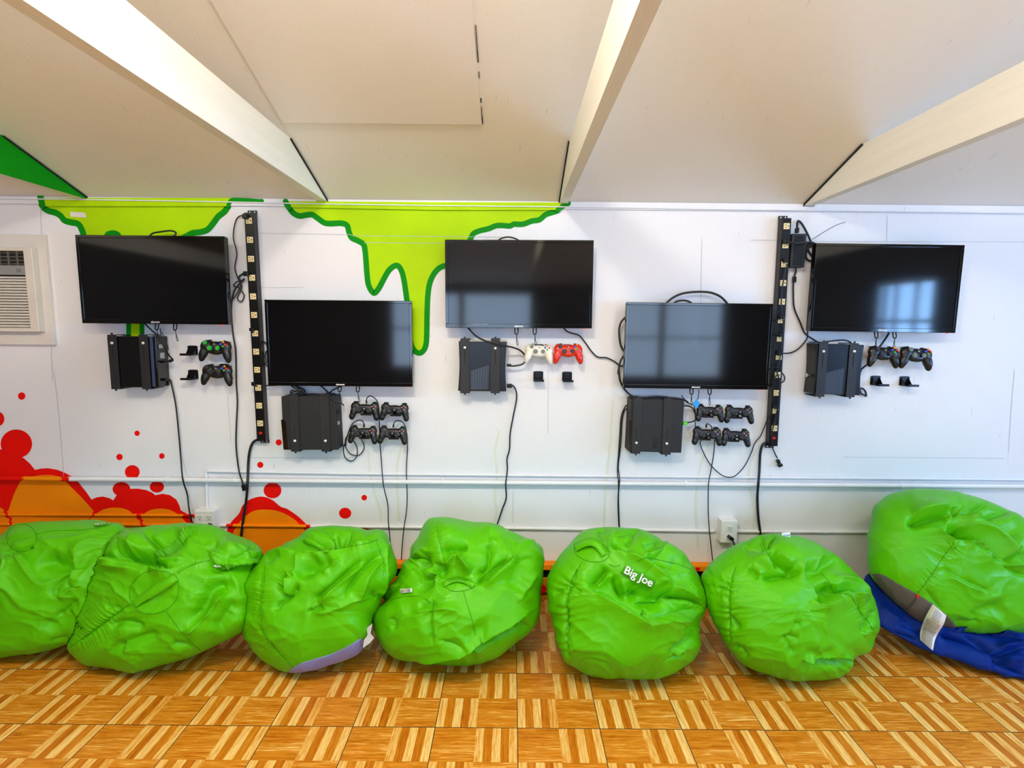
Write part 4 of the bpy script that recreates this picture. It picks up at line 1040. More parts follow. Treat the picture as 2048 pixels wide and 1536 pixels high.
#BAGS-START#
# ------------------------------------------------------------------ bean bags
def vhash(ix, iy, seed):
    n = (ix*374761393 + iy*668265263 + seed*974634777) & 0x7fffffff
    n = ((n ^ (n >> 13))*1274126177) & 0x7fffffff
    return ((n ^ (n >> 16)) & 0xffff)/65535.0
def vnoise(x, y, seed):
    ix = np.floor(x).astype(np.int64); iy = np.floor(y).astype(np.int64); fx = x-ix; fy = y-iy
    ux = fx*fx*fx*(fx*(fx*6-15)+10); uy = fy*fy*fy*(fy*(fy*6-15)+10)
    a = vhash(ix, iy, seed); b = vhash(ix+1, iy, seed); c = vhash(ix, iy+1, seed); d = vhash(ix+1, iy+1, seed)
    return (a*(1-ux)+b*ux)*(1-uy)+(c*(1-ux)+d*ux)*uy
def worley2(x, y, seed):
    """squared distance to the nearest of one random point per cell"""
    ix = np.floor(x).astype(np.int64); iy = np.floor(y).astype(np.int64); best = np.full(x.shape, 9.0)
    for a in (-1, 0, 1):
        for b in (-1, 0, 1):
            px = ix+a+vhash(ix+a, iy+b, seed); py = iy+b+vhash(ix+a, iy+b, seed+71)
            best = np.minimum(best, (x-px)**2+(y-py)**2)
    return best
def sstep(a, b, x):
    t = np.clip((x-a)/(b-a), 0, 1); return t*t*(3-2*t)
def polydist(p, pts):
    """unsigned distance, side (+ left of travel in photo sense), running fraction along a polyline"""
    pts = np.array(pts, float); best = np.full(len(p), 1e9); side = np.zeros(len(p)); frac = np.zeros(len(p))
    ln = np.r_[0, np.cumsum(np.linalg.norm(np.diff(pts, axis=0), axis=1))]
    for i in range(len(pts)-1):
        a, b = pts[i], pts[i+1]; d = b-a; L2 = d@d
        if L2 < 1e-9: continue
        q = p-a; t = np.clip((q@d)/L2, 0, 1); r = q-t[:, None]*d
        dd = np.sqrt((r*r).sum(1)); cr = d[0]*q[:, 1]-d[1]*q[:, 0]
        m_ = dd < best
        best[m_] = dd[m_]; side[m_] = np.sign(cr[m_]); frac[m_] = (ln[i]+t[m_]*math.sqrt(L2))/ln[-1]
    return best, side, frac
def inside(p, poly):
    poly = np.array(poly, float); r = np.zeros(len(p), bool); n = len(poly)
    for i in range(n):
        a, b = poly[i], poly[(i+1) % n]
        c = ((a[1] > p[:, 1]) != (b[1] > p[:, 1])) & (p[:, 0] < (b[0]-a[0])*(p[:, 1]-a[1])/(b[1]-a[1]+1e-12)+a[0])
        r ^= c
    return r
class Bag:
    """soft sack: its outline stands on a leaning plane through the place where it touches the floor; it bulges to both sides of that plane"""
    def __init__(s, name, label, cat, group, outline, centre, zbase, lean, fb, bb, feats, mt, seed, wr=1.0, nt=400, parent_name='cover', bottom=None, wallgap=.02, full=.85, avoid=()):
        s.e = None
        ol = np.array(catmull([np.array(p, float) for p in outline], 8, True))
        c = np.array(centre, float)
        ang = np.unwrap(np.arctan2(ol[:, 1]-c[1], ol[:, 0]-c[0]))
        if ang[-1] < ang[0]: ol = ol[::-1]
        # resample by arc length
        seg = np.r_[0, np.cumsum(np.linalg.norm(np.diff(np.r_[ol, ol[:1]], axis=0), axis=1))]
        u = np.linspace(0, seg[-1], nt, endpoint=False); olc = np.r_[ol, ol[:1]]
        O = np.stack([np.interp(u, seg, olc[:, 0]), np.interp(u, seg, olc[:, 1])], 1)
        nf, nb = 110, 40
        phi = np.r_[np.linspace(0, 1, nf, endpoint=False)**.92*math.pi/2, math.pi/2+np.linspace(0, 1, nb)*math.pi/2]
        phi[0] = 1e-3; phi[-1] = math.pi-1e-3
        nr = len(phi)
        sn = np.sin(phi)**full; cs = np.cos(phi)
        P = c + (O-c)[None, :, :]*sn[:, None, None]          # nr,nt,2
        P = P.reshape(-1, 2); cs_ = np.repeat(cs, nt)
        bot = bottom or tuple(ol[np.argmax(ol[:, 1])])
        pb = np.array(FL(bot[0], bot[1], zbase))
        n = np.array([0, -math.cos(lean), math.sin(lean)])
        d = rays(P); t = ((pb-CAM)@n)/(d@n); dl = np.linalg.norm(d, axis=1)
        bulge = np.where(cs_ > 0, fb*np.abs(cs_)**.8, -bb*np.abs(cs_)**.8)
        X = CAM + d*(t-bulge/dl)[:, None]
        H = np.zeros(len(P))
        # general wrinkles
        sc = 1.0
        wx = (vnoise(P[:, 0]/70, P[:, 1]/70, seed+1)-.5)*60; wy = (vnoise(P[:, 0]/70, P[:, 1]/70, seed+2)-.5)*60
        n1 = vnoise((P[:, 0]+wx)/75, (P[:, 1]+wy)/52, seed+3); n2 = vnoise((P[:, 0]+wx*1.5)/30, (P[:, 1]+wy*1.5)/22, seed+4)
        n3 = vnoise((P[:, 0]+wx)/12, (P[:, 1]+wy)/9, seed+5)
        msk = sstep(.35, .75, vnoise(P[:, 0]/90, P[:, 1]/90, seed+6))
        H += wr*(.012*(1-np.abs(2*n1-1)) + .007*(1-np.abs(2*n2-1))*(.3+msk) + .0015*(1-np.abs(2*n3-1))*msk)
        H *= .45
        f1 = worley2((P[:, 0]+wx*.8)/88, (P[:, 1]+wy*.8)/62, seed+7); f2 = worley2((P[:, 0]+P[:, 1]*.4+wx)/40, (P[:, 1]-P[:, 0]*.3+wy)/24, seed+8)
        H += wr*(.028*np.minimum(f1, 1.2) + .013*np.minimum(f2, 1.2)*(.25+msk))
        H0 = H.copy()
        for f in feats:
            k = f[0]
            if k == 'b':                                  # bump: centre, rx, ry, rot, height
                _, (bx, by), rx, ry, ro, h = f
                a = math.radians(ro); qx = P[:, 0]-bx; qy = P[:, 1]-by
                ux = (qx*math.cos(a)+qy*math.sin(a))/rx; uy = (-qx*math.sin(a)+qy*math.cos(a))/ry
                H += h*np.exp(-(ux*ux+uy*uy))
                continue
            _, w, h, pts = f[:4]
            pts = catmull(pts, 5)
            dd, sd, fr = polydist(P, pts)
            tp = sstep(0, .22, fr)*sstep(0, .22, 1-fr)
            if k == 'v': H -= h*np.exp(-dd/w)*tp                         # crease
            elif k == 'g': H -= h*np.exp(-(dd/w)**2)*tp                   # soft trough
            elif k == 'r': H += h*np.exp(-dd/w)*tp                        # sharp ridge
            elif k == 's':                                               # overlapping fold; right-hand side of travel (photo, y down: +side) stands proud
                H += tp*h*np.where(sd > 0, np.exp(-dd/w), -.45*np.exp(-dd/(w*.7)))
            elif k == 'p':                                               # gathered seam with puckers
                ph = f[4] if len(f) > 4 else 9.0
                L = np.linalg.norm(np.diff(np.array(pts), axis=0), axis=1).sum()
                H += tp*(-.6*h*np.exp(-dd/2.5)+h*.33*np.exp(-dd/w)*np.sin(fr*L/ph*6.283+np.sin(fr*23)*1.5+sd*.9+dd*.09)*(.4+.6*vnoise(fr*9, fr*0+.5, seed+9)))
        H = H0+1.85*(H-H0)
        H *= np.clip(np.abs(cs_), 0, 1)**.25
        Xg = X.reshape(nr, nt, 3)
        du = np.roll(Xg, -1, 1)-np.roll(Xg, 1, 1); dv = np.gradient(Xg, axis=0)
        N_ = np.cross(du, dv); N_ /= np.linalg.norm(N_, axis=2, keepdims=True)+1e-12
        if ((Xg-Xg.mean((0, 1)))*N_).sum() < 0: N_ = -N_
        Hc = (H.reshape(nr, nt))*sstep(0, .08, np.minimum(1, phi/ .35))[:, None] if False else H.reshape(nr, nt)
        # one height at the pole
        Hc[0] = Hc[0].mean(); Hc[-1] = Hc[-1].mean()
        Xg = Xg+N_*Hc[:, :, None]
        zf = .004 if zbase < .06 else zbase*.35
        low = Xg[:, :, 2] < zf
        Xg[:, :, 2] = np.where(low, zf+.0008*np.tanh(Xg[:, :, 2]), Xg[:, :, 2])
        Xg[:, :, 1] = np.minimum(Xg[:, :, 1], -wallgap)
        for o_ in avoid:
            q = Xg.reshape(-1, 3); lo_, hi_ = o_.lo, o_.hi
            for k in np.nonzero(((q > lo_) & (q < hi_)).all(1))[0]:
                v = Vector(q[k])-o_.org; loc, nm, i_, di = o_.bvh.find_nearest(v)
                if True:
                    tv = Vector(q[k]-CAM).normalized()
                    if loc is not None and (v-loc).dot(nm)*o_.sg < .003:
                        if (nm*o_.sg).dot(tv) > -.25: q[k] = np.array(loc+nm*(.004*o_.sg)+o_.org)
                        else:
                            h = o_.bvh.ray_cast(v+tv*.002, tv)
                            if h[0] is not None: q[k] = np.array(h[0]+tv*.004+o_.org)
            Xg = q.reshape(nr, nt, 3)
            Xg[:, :, 2] = np.maximum(Xg[:, :, 2], .003)
        s.P = P.reshape(nr, nt, 2); s.nr, s.nt, s.nf = nr, nt, nf
        V = Xg.reshape(-1, 3)
        idx = np.arange(nr*nt).reshape(nr, nt)
        a = idx[:-1]; b = idx[1:]
        Fq = np.stack([a, np.roll(a, -1, 1), np.roll(b, -1, 1), b], -1).reshape(-1, 4)
        org = V.mean(0); org[2] = V[:, 2].min()
        s.org = Vector(org)
        me = bpy.data.meshes.new(parent_name)
        V2 = np.r_[V, V[:nt].mean(0)[None], V[-nt:].mean(0)[None]]-org
        i0, i1 = nr*nt, nr*nt+1
        faces = [tuple(q) for q in Fq.tolist()]
        for k in range(nt):
            faces.append((i0, int(idx[0, (k+1) % nt]), int(idx[0, k]))); faces.append((i1, int(idx[-1, k]), int(idx[-1, (k+1) % nt])))
        me.from_pydata(V2.tolist(), [], faces)
        bmm = bmesh.new(); bmm.from_mesh(me); bmesh.ops.recalc_face_normals(bmm, faces=bmm.faces[:]); bmm.to_mesh(me); bmm.free()
        me.update()
        s.e = empty(name, s.org, label, cat, group)
        s.cover = link(parent_name, me, mt, s.e, True)
        s.bvh = BVHTree.FromPolygons([Vector(v) for v in V2.tolist()], faces)
        s.lo, s.hi = V.min(0), V.max(0)
        cen = Vector(V.mean(0))-s.org; l_, n_, i_, d_ = s.bvh.find_nearest(cen); s.sg = -1 if (cen-l_).dot(n_) > 0 else 1
    def at(s, px, py, off=0.0):
        """point on the sack (relative to its base) seen at a photograph position, lifted by off along the surface normal"""
        d = Vector(ray(px, py)).normalized(); o = Vector(CAM)-s.org
        loc, nrm, i, dist = s.bvh.ray_cast(o, d)
        if loc is None:
            loc, nrm, i, dist = s.bvh.find_nearest(o+d*((s.org-Vector(CAM)).length))
        if nrm.dot(d) > 0: nrm = -nrm
        return loc+nrm*off, nrm
    def seam(s, pts, mt, r=.0014, off=.0006, closed=False):
        Q = []
        for p in catmull(pts, 7, closed):
            q = s.at(p[0], p[1], off)[0]
            if not Q or .0015 < (q-Q[-1]).length < .05: Q.append(q)
        return tube_mesh('seam', Q, r, mt, s.e, 6, closed)
    def ribbon(s, name, pts, wpx, mt, off=.006, th=.003, arch=0.0, edge=True):
        """strip of webbing following the surface along photograph points, wpx wide, arching off the surface in the middle"""
        C_ = [np.array(p, float) for p in catmull(pts, 8)]; n = len(C_)
        bm = bmesh.new(); rows = []
        for i, c in enumerate(C_):
            t = C_[min(i+1, n-1)]-C_[max(i-1, 0)]; t /= np.linalg.norm(t)+1e-9; nn = np.array([-t[1], t[0]])
            row = []
            for k in (-.5, 0, .5):
                q = c+nn*k*wpx; p, nm = s.at(q[0], q[1], 0)
                row.append((p, nm))
            rows.append(row)
        # smooth the surface samples along the strip
        top = []; 
        for i in range(n):
            lift = off+arch*math.sin(math.pi*i/(n-1))
            r_ = []
            for k in range(3):
                acc = Vector(); an = Vector(); cnt = 0
                for j in range(max(0, i-2), min(n, i+3)): acc += rows[j][k][0]; an += rows[j][k][1]; cnt += 1
                an.normalize(); r_.append((acc/cnt+an*lift, acc/cnt+an*(lift-th)))
            top.append(r_)
        vt = [[bm.verts.new(a) for a, b in r_] for r_ in top]; vb = [[bm.verts.new(b) for a, b in r_] for r_ in top]
        for i in range(n-1):
            for k in range(2):
                bm.faces.new((vt[i][k], vt[i+1][k], vt[i+1][k+1], vt[i][k+1])); bm.faces.new((vb[i][k], vb[i][k+1], vb[i+1][k+1], vb[i+1][k]))
            bm.faces.new((vt[i][0], vb[i][0], vb[i+1][0], vt[i+1][0])); bm.faces.new((vt[i][2], vt[i+1][2], vb[i+1][2], vb[i][2]))
        for i in (0, n-1):
            for k in range(2): bm.faces.new((vt[i][k], vt[i][k+1], vb[i][k+1], vb[i][k]))
        return fin(bm, name, mt, s.e, True)
    def plate(s, name, c4, mt, off=.004, th=.0016, nx=10, ny=4):
        """stitched-on patch; c4 photograph corners TL TR BR BL"""
        A = [np.array(p, float) for p in c4]; bm = bmesh.new(); T_ = []; B_ = []
        for j in range(ny+1):
            for i in range(nx+1):
                u, v = i/nx, j/ny
                q = (A[0]*(1-u)+A[1]*u)*(1-v)+(A[3]*(1-u)+A[2]*u)*v
                p, nm = s.at(q[0], q[1]); T_.append((p, nm))
        an = sum((nm for p, nm in T_), Vector()).normalized()
        # average out the wrinkles below
        cen = sum((p for p, nm in T_), Vector())/len(T_)
        off = max(off, max((p-cen).dot(an) for p, nm in T_)*.92+.003)
        vt, vb = [], []
        for (p, nm) in T_:
            h = (p-cen).dot(an); q = p-an*h*.92
            vt.append(bm.verts.new(q+an*(off+.004))); vb.append(bm.verts.new(q+an*(off+.004-th)))
        g = lambda i, j: j*(nx+1)+i
        for j in range(ny):
            for i in range(nx):
                bm.faces.new([vt[g(*a)] for a in ((i, j), (i+1, j), (i+1, j+1), (i, j+1))]); bm.faces.new([vb[g(*a)] for a in ((i, j), (i, j+1), (i+1, j+1), (i+1, j))])
        for i in range(nx):
            for j in (0, ny): bm.faces.new((vt[g(i, j)], vt[g(i+1, j)], vb[g(i+1, j)], vb[g(i, j)]))
        for j in range(ny):
            for i in (0, nx): bm.faces.new((vt[g(i, j)], vt[g(i, j+1)], vb[g(i, j+1)], vb[g(i, j)]))
        o = fin(bm, name, mt, s.e, True)
        P4 = [s.at(*p)[0] for p in c4]
        P4 = [p-an*((p-cen).dot(an)*.92)+an*(off+.0056) for p in P4]
        return o, P4, an
    def words(s, txt, P4, an, mt, fill=.8, parent=None, flip=False, off=.0, bold=.012):
        """lettering fitted to a patch (corner points TL TR BR BL)"""
        TL, TR, BR, BL = P4
        if flip: TL, TR, BR, BL = BR, BL, TL, TR
        c = (TL+TR+BR+BL)/4; x = ((TR-TL)+(BR-BL)).normalized(); z = an; y = z.cross(x).normalized(); x = y.cross(z)
        wd = ((TR-TL).length+(BR-BL).length)/2*fill
        me = text_mesh(txt, 1.0, .004, bold)
        xs = [v.co.x for v in me.vertices]; ys = [v.co.y for v in me.vertices]; k = wd/(max(xs)-min(xs)); cy_ = (max(ys)+min(ys))/2; cx_ = (max(xs)+min(xs))/2
        for v in me.vertices: v.co = c+x*((v.co.x-cx_)*k)+y*((v.co.y-cy_)*k)+z*(v.co.z*k+.0008+off)
        me.name = 'lettering'
        return link('lettering', me, mt, parent)
    def patch(s, name, poly, mt, lift=.0025):
        """panel of another cloth: the cover's own faces inside a photograph outline, lifted slightly and closed as a part"""
        me = s.cover.data; bmm = bmesh.new(); bmm.from_mesh(me); bmm.faces.ensure_lookup_table()
        cs = np.array([f.calc_center_median()[:] for f in bmm.faces])+np.array(s.org)
        nm = np.array([f.normal[:] for f in bmm.faces])
        ins = inside(project(cs), poly) & (((CAM-cs)*nm).sum(1) > -.02)
        bmesh.ops.delete(bmm, geom=[f for f, i in zip(bmm.faces[:], ins) if not i], context='FACES')
        for v in bmm.verts: v.co += v.normal*lift
        m2 = bpy.data.meshes.new(name); bmm.to_mesh(m2); bmm.free()
        o = link(name, m2, mt, s.e, True)
        md = o.modifiers.new('thickness', 'SOLIDIFY'); md.thickness = lift*1.5; md.offset = -1
        return o
def ell(c, rx, ry, ro=0, n=20):
    a = math.radians(ro)
    return [(c[0]+rx*math.cos(t)*math.cos(a)-ry*math.sin(t)*math.sin(a), c[1]+rx*math.cos(t)*math.sin(a)+ry*math.sin(t)*math.cos(a)) for t in [2*math.pi*i/n for i in range(n)]]
BG = 'green bean bags along the wall'
V_, R_, G_, S_, P_ = 'v', 'r', 'g', 's', 'p'
def ft(conv, rows):
    out = []
    for r in rows:
        if r[0] == 'b':
            (x, y), = conv([r[1]]); k = s4 if conv is not b7 else 400/1536
            out.append(('b', (x, y), r[2]*k, r[3]*k, r[4], r[5]))
        else:
            out.append((r[0], r[1], r[2], conv(r[3]))+tuple(r[4:]))
    return out
LEAN = math.radians(24)
# -- bag 5
o5 = b5([(215, 570), (230, 500), (290, 400), (380, 290), (450, 205), (520, 157), (640, 141), (800, 143), (950, 161), (1070, 215), (1135, 280), (1230, 312), (1310, 390), (1390, 490), (1440, 590), (1470, 690), (1460, 770), (1412, 860), (1397, 960), (1405, 1050), (1372, 1150), (1270, 1240), (1110, 1296), (950, 1321), (800, 1312), (650, 1305), (540, 1286), (450, 1232), (380, 1162), (320, 1052), (280, 930), (240, 780)])
f5 = ft(b5, [(S_, 24, .038, [(1450, 765), (1350, 800), (1240, 835), (1100, 855), (970, 850), (880, 800), (760, 735), (620, 660), (470, 605)][::-1]), ('b', (1000, 690), 260, 90, 15, -.035), ('b', (800, 1050), 420, 220, 0, .018), ('b', (640, 560), 110, 120, 0, -.022),
    (R_, 7, .024, [(700, 320), (800, 352), (920, 410), (1050, 490), (1190, 585)]), (V_, 5, .026, [(715, 245), (760, 300), (820, 345), (870, 365)]), (R_, 5, .014, [(710, 240), (705, 300), (690, 350)]), ('b', (1080, 330), 150, 70, 15, .018), (G_, 10, .022, [(950, 340), (1020, 310), (1110, 290)]), (R_, 6, .012, [(920, 400), (1050, 340), (1180, 310)]), (V_, 5, .014, [(880, 160), (880, 230), (820, 300)]), (G_, 10, .012, [(640, 145), (650, 200), (700, 235)]), (V_, 4, .01, [(740, 230), (850, 190), (960, 170)]), (G_, 14, .012, [(960, 410), (1100, 420), (1250, 450)]),
    (V_, 8, .026, [(530, 600), (580, 570), (640, 510), (690, 440)]), (R_, 7, .014, [(580, 600), (660, 560), (710, 480)]), (V_, 6, .022, [(735, 500), (760, 600), (800, 680), (850, 730)]), (R_, 6, .014, [(790, 540), (830, 640), (880, 720)]), (V_, 5, .02, [(900, 745), (1010, 765), (1130, 765), (1150, 690), (1165, 610)]), (R_, 5, .012, [(1060, 560), (1150, 580), (1160, 690)]), (G_, 9, .014, [(840, 640), (890, 680), (940, 640)]), ('b', (1030, 660), 80, 60, 10, .014),
    (V_, 4, .018, [(1155, 720), (1200, 690), (1280, 700), (1350, 710), (1450, 760)]), (P_, 12, .010, [(1170, 700), (1260, 695), (1360, 710), (1450, 770)], 9), (R_, 6, .012, [(1200, 600), (1310, 650), (1420, 720)]), (V_, 5, .014, [(960, 850), (1000, 820), (980, 790)]),
    (V_, 6, .016, [(1175, 1130), (1170, 1080), (1240, 1042), (1300, 1000), (1370, 930)]), (R_, 6, .012, [(1200, 1120), (1240, 1070), (1260, 1100)]), (G_, 10, .014, [(1250, 970), (1330, 900), (1400, 850)]), (V_, 4, .010, [(1100, 1160), (1180, 1135), (1280, 1120)]),
    (P_, 22, .014, [(490, 410), (420, 540), (385, 700), (385, 900), (400, 1010), (450, 1170)], 17), (V_, 3, .008, [(490, 405), (400, 570), (383, 800), (400, 1010), (430, 1130)]), (V_, 6, .012, [(270, 660), (320, 640), (400, 560)]), (V_, 5, .010, [(500, 650), (450, 620), (400, 590)])])
B5 = Bag('bean_bag', 'green bean bag with a large lettered green label across its top', 'bean bag', BG, o5, (1250, 1205), .010, LEAN, .27, .3, f5, M_green_shell, 55, .75)
B5.seam(b5([(488, 405), (440, 490), (405, 570), (385, 700), (382, 830), (390, 960), (405, 1030), (430, 1110)]), M_green_dark)
B5.seam(b5(ell((565, 325), 140, 82, 12)), M_green_dark, .0014, closed=True)
B5.seam(b5([(700, 425), (740, 445), (790, 435)]), M_green_dark)
B5.seam(b5([(920, 405), (1000, 375), (1100, 395), (1250, 430), (1350, 470)]), M_green_dark)
B5.seam(b5([(1155, 710), (1240, 690), (1340, 705), (1400, 730), (1452, 775)]), M_green_dark)
B5.ribbon('carry_handle', b5([(435, 310), (500, 285), (570, 275), (620, 300), (670, 365)]), 14, M_green_shell, .007, .003, .014)
o, P4, an = B5.plate('brand_label', b5([(822, 432), (1062, 552), (1030, 617), (787, 490)]), M_green_dark, .014, nx=12, ny=4)
B5.words('Big Joe', P4, an, M_tag, .88, o, bold=.012)
# -- bag 4
o4 = b4([(90, 850), (110, 795), (180, 730), (240, 645), (300, 540), (350, 440), (400, 370), (412, 300), (470, 220), (540, 110), (600, 84), (700, 80), (850, 95), (1030, 118), (1200, 190), (1370, 265), (1425, 305), (1440, 400), (1420, 600), (1400, 800), (1360, 912), (1250, 1020), (1150, 1100), (1000, 1180), (880, 1215), (750, 1225), (600, 1210), (450, 1190), (330, 1175), (250, 1130), (190, 1050), (130, 950)])
f4 = ft(b4, [(S_, 16, .024, [(330, 1165), (400, 1152), (620, 1112), (800, 1062), (900, 1012), (1000, 965), (1200, 852), (1400, 762)][::-1]), ('b', (600, 920), 420, 170, -18, .022), (G_, 9, .016, [(900, 1030), (1050, 985), (1200, 930), (1350, 870)]), (V_, 4, .012, [(1150, 960), (1230, 930), (1290, 905)]), (V_, 3, .012, [(1190, 950), (1220, 910), (1280, 920), (1340, 905)]), (R_, 5, .010, [(870, 1090), (1000, 1040), (1090, 1010)]), (V_, 4, .008, [(400, 1170), (600, 1150), (760, 1120)]),
    (S_, 14, -.034, [(405, 375), (470, 362), (530, 335), (540, 400), (545, 470), (620, 520)]), (V_, 6, .034, [(535, 340), (540, 400), (545, 465)]), ('b', (700, 230), 150, 130, 0, .03), (V_, 6, .028, [(640, 335), (700, 330), (780, 318), (860, 300)]), (R_, 8, .022, [(760, 385), (820, 440), (880, 490)]), (V_, 6, .022, [(880, 490), (960, 488), (1010, 440), (1025, 330), (1015, 230), (1030, 140)]), (R_, 7, .018, [(1040, 150), (1010, 220), (1020, 300)]),
    (R_, 6, .020, [(620, 470), (700, 420), (750, 380), (820, 440), (870, 520)]), (G_, 12, .022, [(660, 420), (640, 480), (600, 520)]), (V_, 5, .010, [(600, 530), (640, 570), (700, 560), (770, 545), (850, 570), (900, 595)]), (V_, 6, .026, [(905, 605), (960, 560), (1000, 500), (1080, 440), (1210, 365)]), (R_, 8, .018, [(960, 620), (1060, 520), (1200, 400), (1240, 310)]), (R_, 6, .012, [(1210, 300), (1300, 275), (1390, 270)]), (G_, 20, .016, [(1290, 330), (1250, 500), (1180, 640)]), (R_, 9, .014, [(1380, 470), (1300, 600), (1200, 740)]),
    (G_, 14, .024, [(440, 390), (470, 470), (520, 560), (600, 560)]), (R_, 6, .016, [(400, 380), (450, 430), (480, 520), (490, 600)]), (V_, 5, .014, [(480, 770), (540, 740), (600, 745), (560, 705)]), (V_, 5, .014, [(490, 660), (520, 590), (600, 560)]), (R_, 6, .010, [(420, 790), (500, 780), (720, 760), (830, 800)]), (V_, 5, .01, [(250, 840), (300, 880), (280, 920)]), (V_, 5, .010, [(620, 960), (740, 1000), (850, 1035)]), (V_, 3, .008, [(580, 720), (575, 860), (585, 1000)]), (P_, 10, .005, [(620, 120), (640, 260), (665, 440)], 7), (G_, 16, .012, [(830, 1000), (920, 920), (1000, 930)]), (S_, 10, .016, [(330, 590), (250, 660), (150, 750)])])
B4 = Bag('bean_bag', 'green bean bag with a small upside-down white tag, folded deeply near the floor', 'bean bag', BG, o4, (918, 1195), .010, LEAN, .25, .3, f4, M_green_shell, 44, .9)
B4.seam(b4([(600, 120), (615, 200), (640, 300), (660, 380), (670, 440)]), M_green_dark)
B4.seam(b4([(815, 645), (850, 760), (880, 860), (910, 985)]), M_green_dark)
B4.seam(b4([(945, 1010), (970, 1090), (985, 1175)]), M_green_dark)
B4.seam(b4([(580, 720), (576, 800), (578, 900), (590, 1000)]), M_green_dark)
B4.seam(b4([(655, 600), (720, 635), (790, 640), (860, 625), (910, 600)]), M_green_dark)
B4.seam(b4([(1000, 560), (1060, 490), (1130, 430), (1210, 370)]), M_green_dark)
B4.seam(b4([(240, 715), (320, 685), (400, 680), (480, 680)]), M_green_dark)
B4.ribbon('carry_handle', b4([(655, 590), (720, 560), (775, 552), (840, 570), (900, 600)]), 12, M_green_shell, .006, .003, .005)
o, P4, an = B4.plate('brand_tag', b4([(332, 628), (418, 620), (420, 650), (335, 660)]), M_tag, .002, nx=6, ny=2)
B4.words('BIG JOE', P4, an, M_ink, .8, o, True)
# -- bag 6
o6 = b6([(95, 560), (112, 500), (170, 420), (250, 340), (380, 270), (550, 207), (680, 192), (830, 205), (950, 240), (1060, 310), (1160, 362), (1240, 440), (1330, 550), (1410, 640), (1460, 740), (1490, 850), (1490, 930), (1460, 1010), (1440, 1080), (1395, 1125), (1320, 1145), (1285, 1170), (1275, 1205), (1255, 1255), (1200, 1310), (1100, 1330), (900, 1335), (780, 1325), (650, 1300), (500, 1250), (400, 1190), (310, 1090), (240, 980), (180, 850), (130, 720)])
f6 = ft(b6, [(V_, 6, .020, [(600, 332), (575, 270), (550, 215)]), (V_, 5, .018, [(600, 332), (625, 270), (670, 215)]), (V_, 8, .040, [(600, 332), (680, 390), (760, 440), (870, 500)]), (V_, 6, .020, [(600, 332), (520, 300), (420, 300)]), (R_, 7, .012, [(640, 345), (720, 370), (820, 450)]), ('b', (590, 415), 90, 50, 10, .026), (V_, 7, .026, [(545, 540), (640, 535), (740, 520), (870, 500)]), (V_, 5, .020, [(660, 470), (670, 430), (640, 380)]), (R_, 6, .012, [(550, 530), (530, 490), (470, 465)]), (V_, 5, .014, [(460, 460), (500, 500), (545, 540)]),
    (G_, 16, .024, [(870, 500), (980, 480), (1060, 430), (1160, 372)]), (R_, 8, .016, [(1000, 500), (1010, 420), (1030, 375), (1150, 368)]), ('b', (800, 330), 170, 80, 30, .012),
    (S_, 16, .026, [(1410, 690), (1330, 670), (1240, 655), (1150, 660), (1120, 705), (1000, 740), (930, 690)][::-1]), (G_, 16, .030, [(990, 700), (1080, 650), (1130, 600)]), (R_, 8, .016, [(1080, 545), (1200, 540), (1330, 590), (1420, 690)]), (V_, 4, .012, [(1140, 660), (1250, 662), (1310, 740), (1400, 880)]), (P_, 12, .008, [(1280, 690), (1320, 750), (1410, 880)], 9),
    (V_, 6, .024, [(1320, 965), (1370, 930), (1410, 890), (1440, 820), (1470, 785)]), (R_, 7, .014, [(1340, 980), (1400, 940), (1440, 960)]), (V_, 4, .012, [(1410, 900), (1450, 980), (1440, 1040), (1415, 1095)]),
    (S_, 14, .022, [(1300, 1138), (1230, 1150), (1150, 1158), (1000, 1165), (850, 1158)]), (G_, 12, .020, [(920, 1185), (1080, 1185), (1240, 1170)]), (R_, 6, .014, [(1190, 1275), (1220, 1220), (1255, 1165)]), (V_, 5, .012, [(1150, 1290), (1200, 1270), (1240, 1210)]), ('b', (720, 850), 320, 300, 0, .016), (V_, 6, .008, [(780, 880), (850, 890)]), (V_, 6, .008, [(730, 960), (840, 1000)]), (V_, 7, .009, [(700, 950), (760, 1040), (800, 1120)]), (V_, 6, .007, [(900, 790), (1000, 800)]), (G_, 12, .010, [(860, 1080), (1000, 1130), (1150, 1100)]),
    (P_, 20, .010, [(360, 440), (320, 600), (315, 780), (320, 1000), (350, 1090)], 15), (V_, 6, .016, [(320, 830), (360, 890), (400, 940)]), (V_, 6, .014, [(340, 1060), (400, 1080), (470, 1150)]), (V_, 5, .010, [(220, 640), (280, 600), (320, 560)])])
B6 = Bag('bean_bag', 'green bean bag with a tiny white tag on its crown, below the crowded power strip', 'bean bag', BG, o6, (1580, 1215), .010, LEAN, .27, .3, f6, M_green_shell, 66, .6, avoid=[B5])
B6.seam(b6([(365, 440), (330, 560), (315, 700), (318, 850), (322, 1000)]), M_green_dark)
B6.seam(b6([(1040, 505), (1090, 560), (1140, 655), (1190, 655), (1260, 670), (1305, 740), (1360, 830), (1410, 890), (1448, 970), (1445, 1030), (1415, 1095)]), M_green_dark)
B6.seam(b6([(600, 330), (630, 260), (680, 215)]), M_green_dark)
pt6, _ = B6.at(*b6([(752, 205)])[0]); 
k6 = bmesh.new(); addbox(k6, pt6+Vector((0, -.004, .006)), (.036, .002, .024), Matrix.Rotation(math.radians(-6), 4, 'Y')); o = fin(k6, 'brand_tag', M_tag, B6.e)
x6, z6_ = Vector((1, 0, .1)).normalized(), Vector((0, -1, 0)); cc = pt6+Vector((0, -.0056, .006)); y6 = z6_.cross(x6)
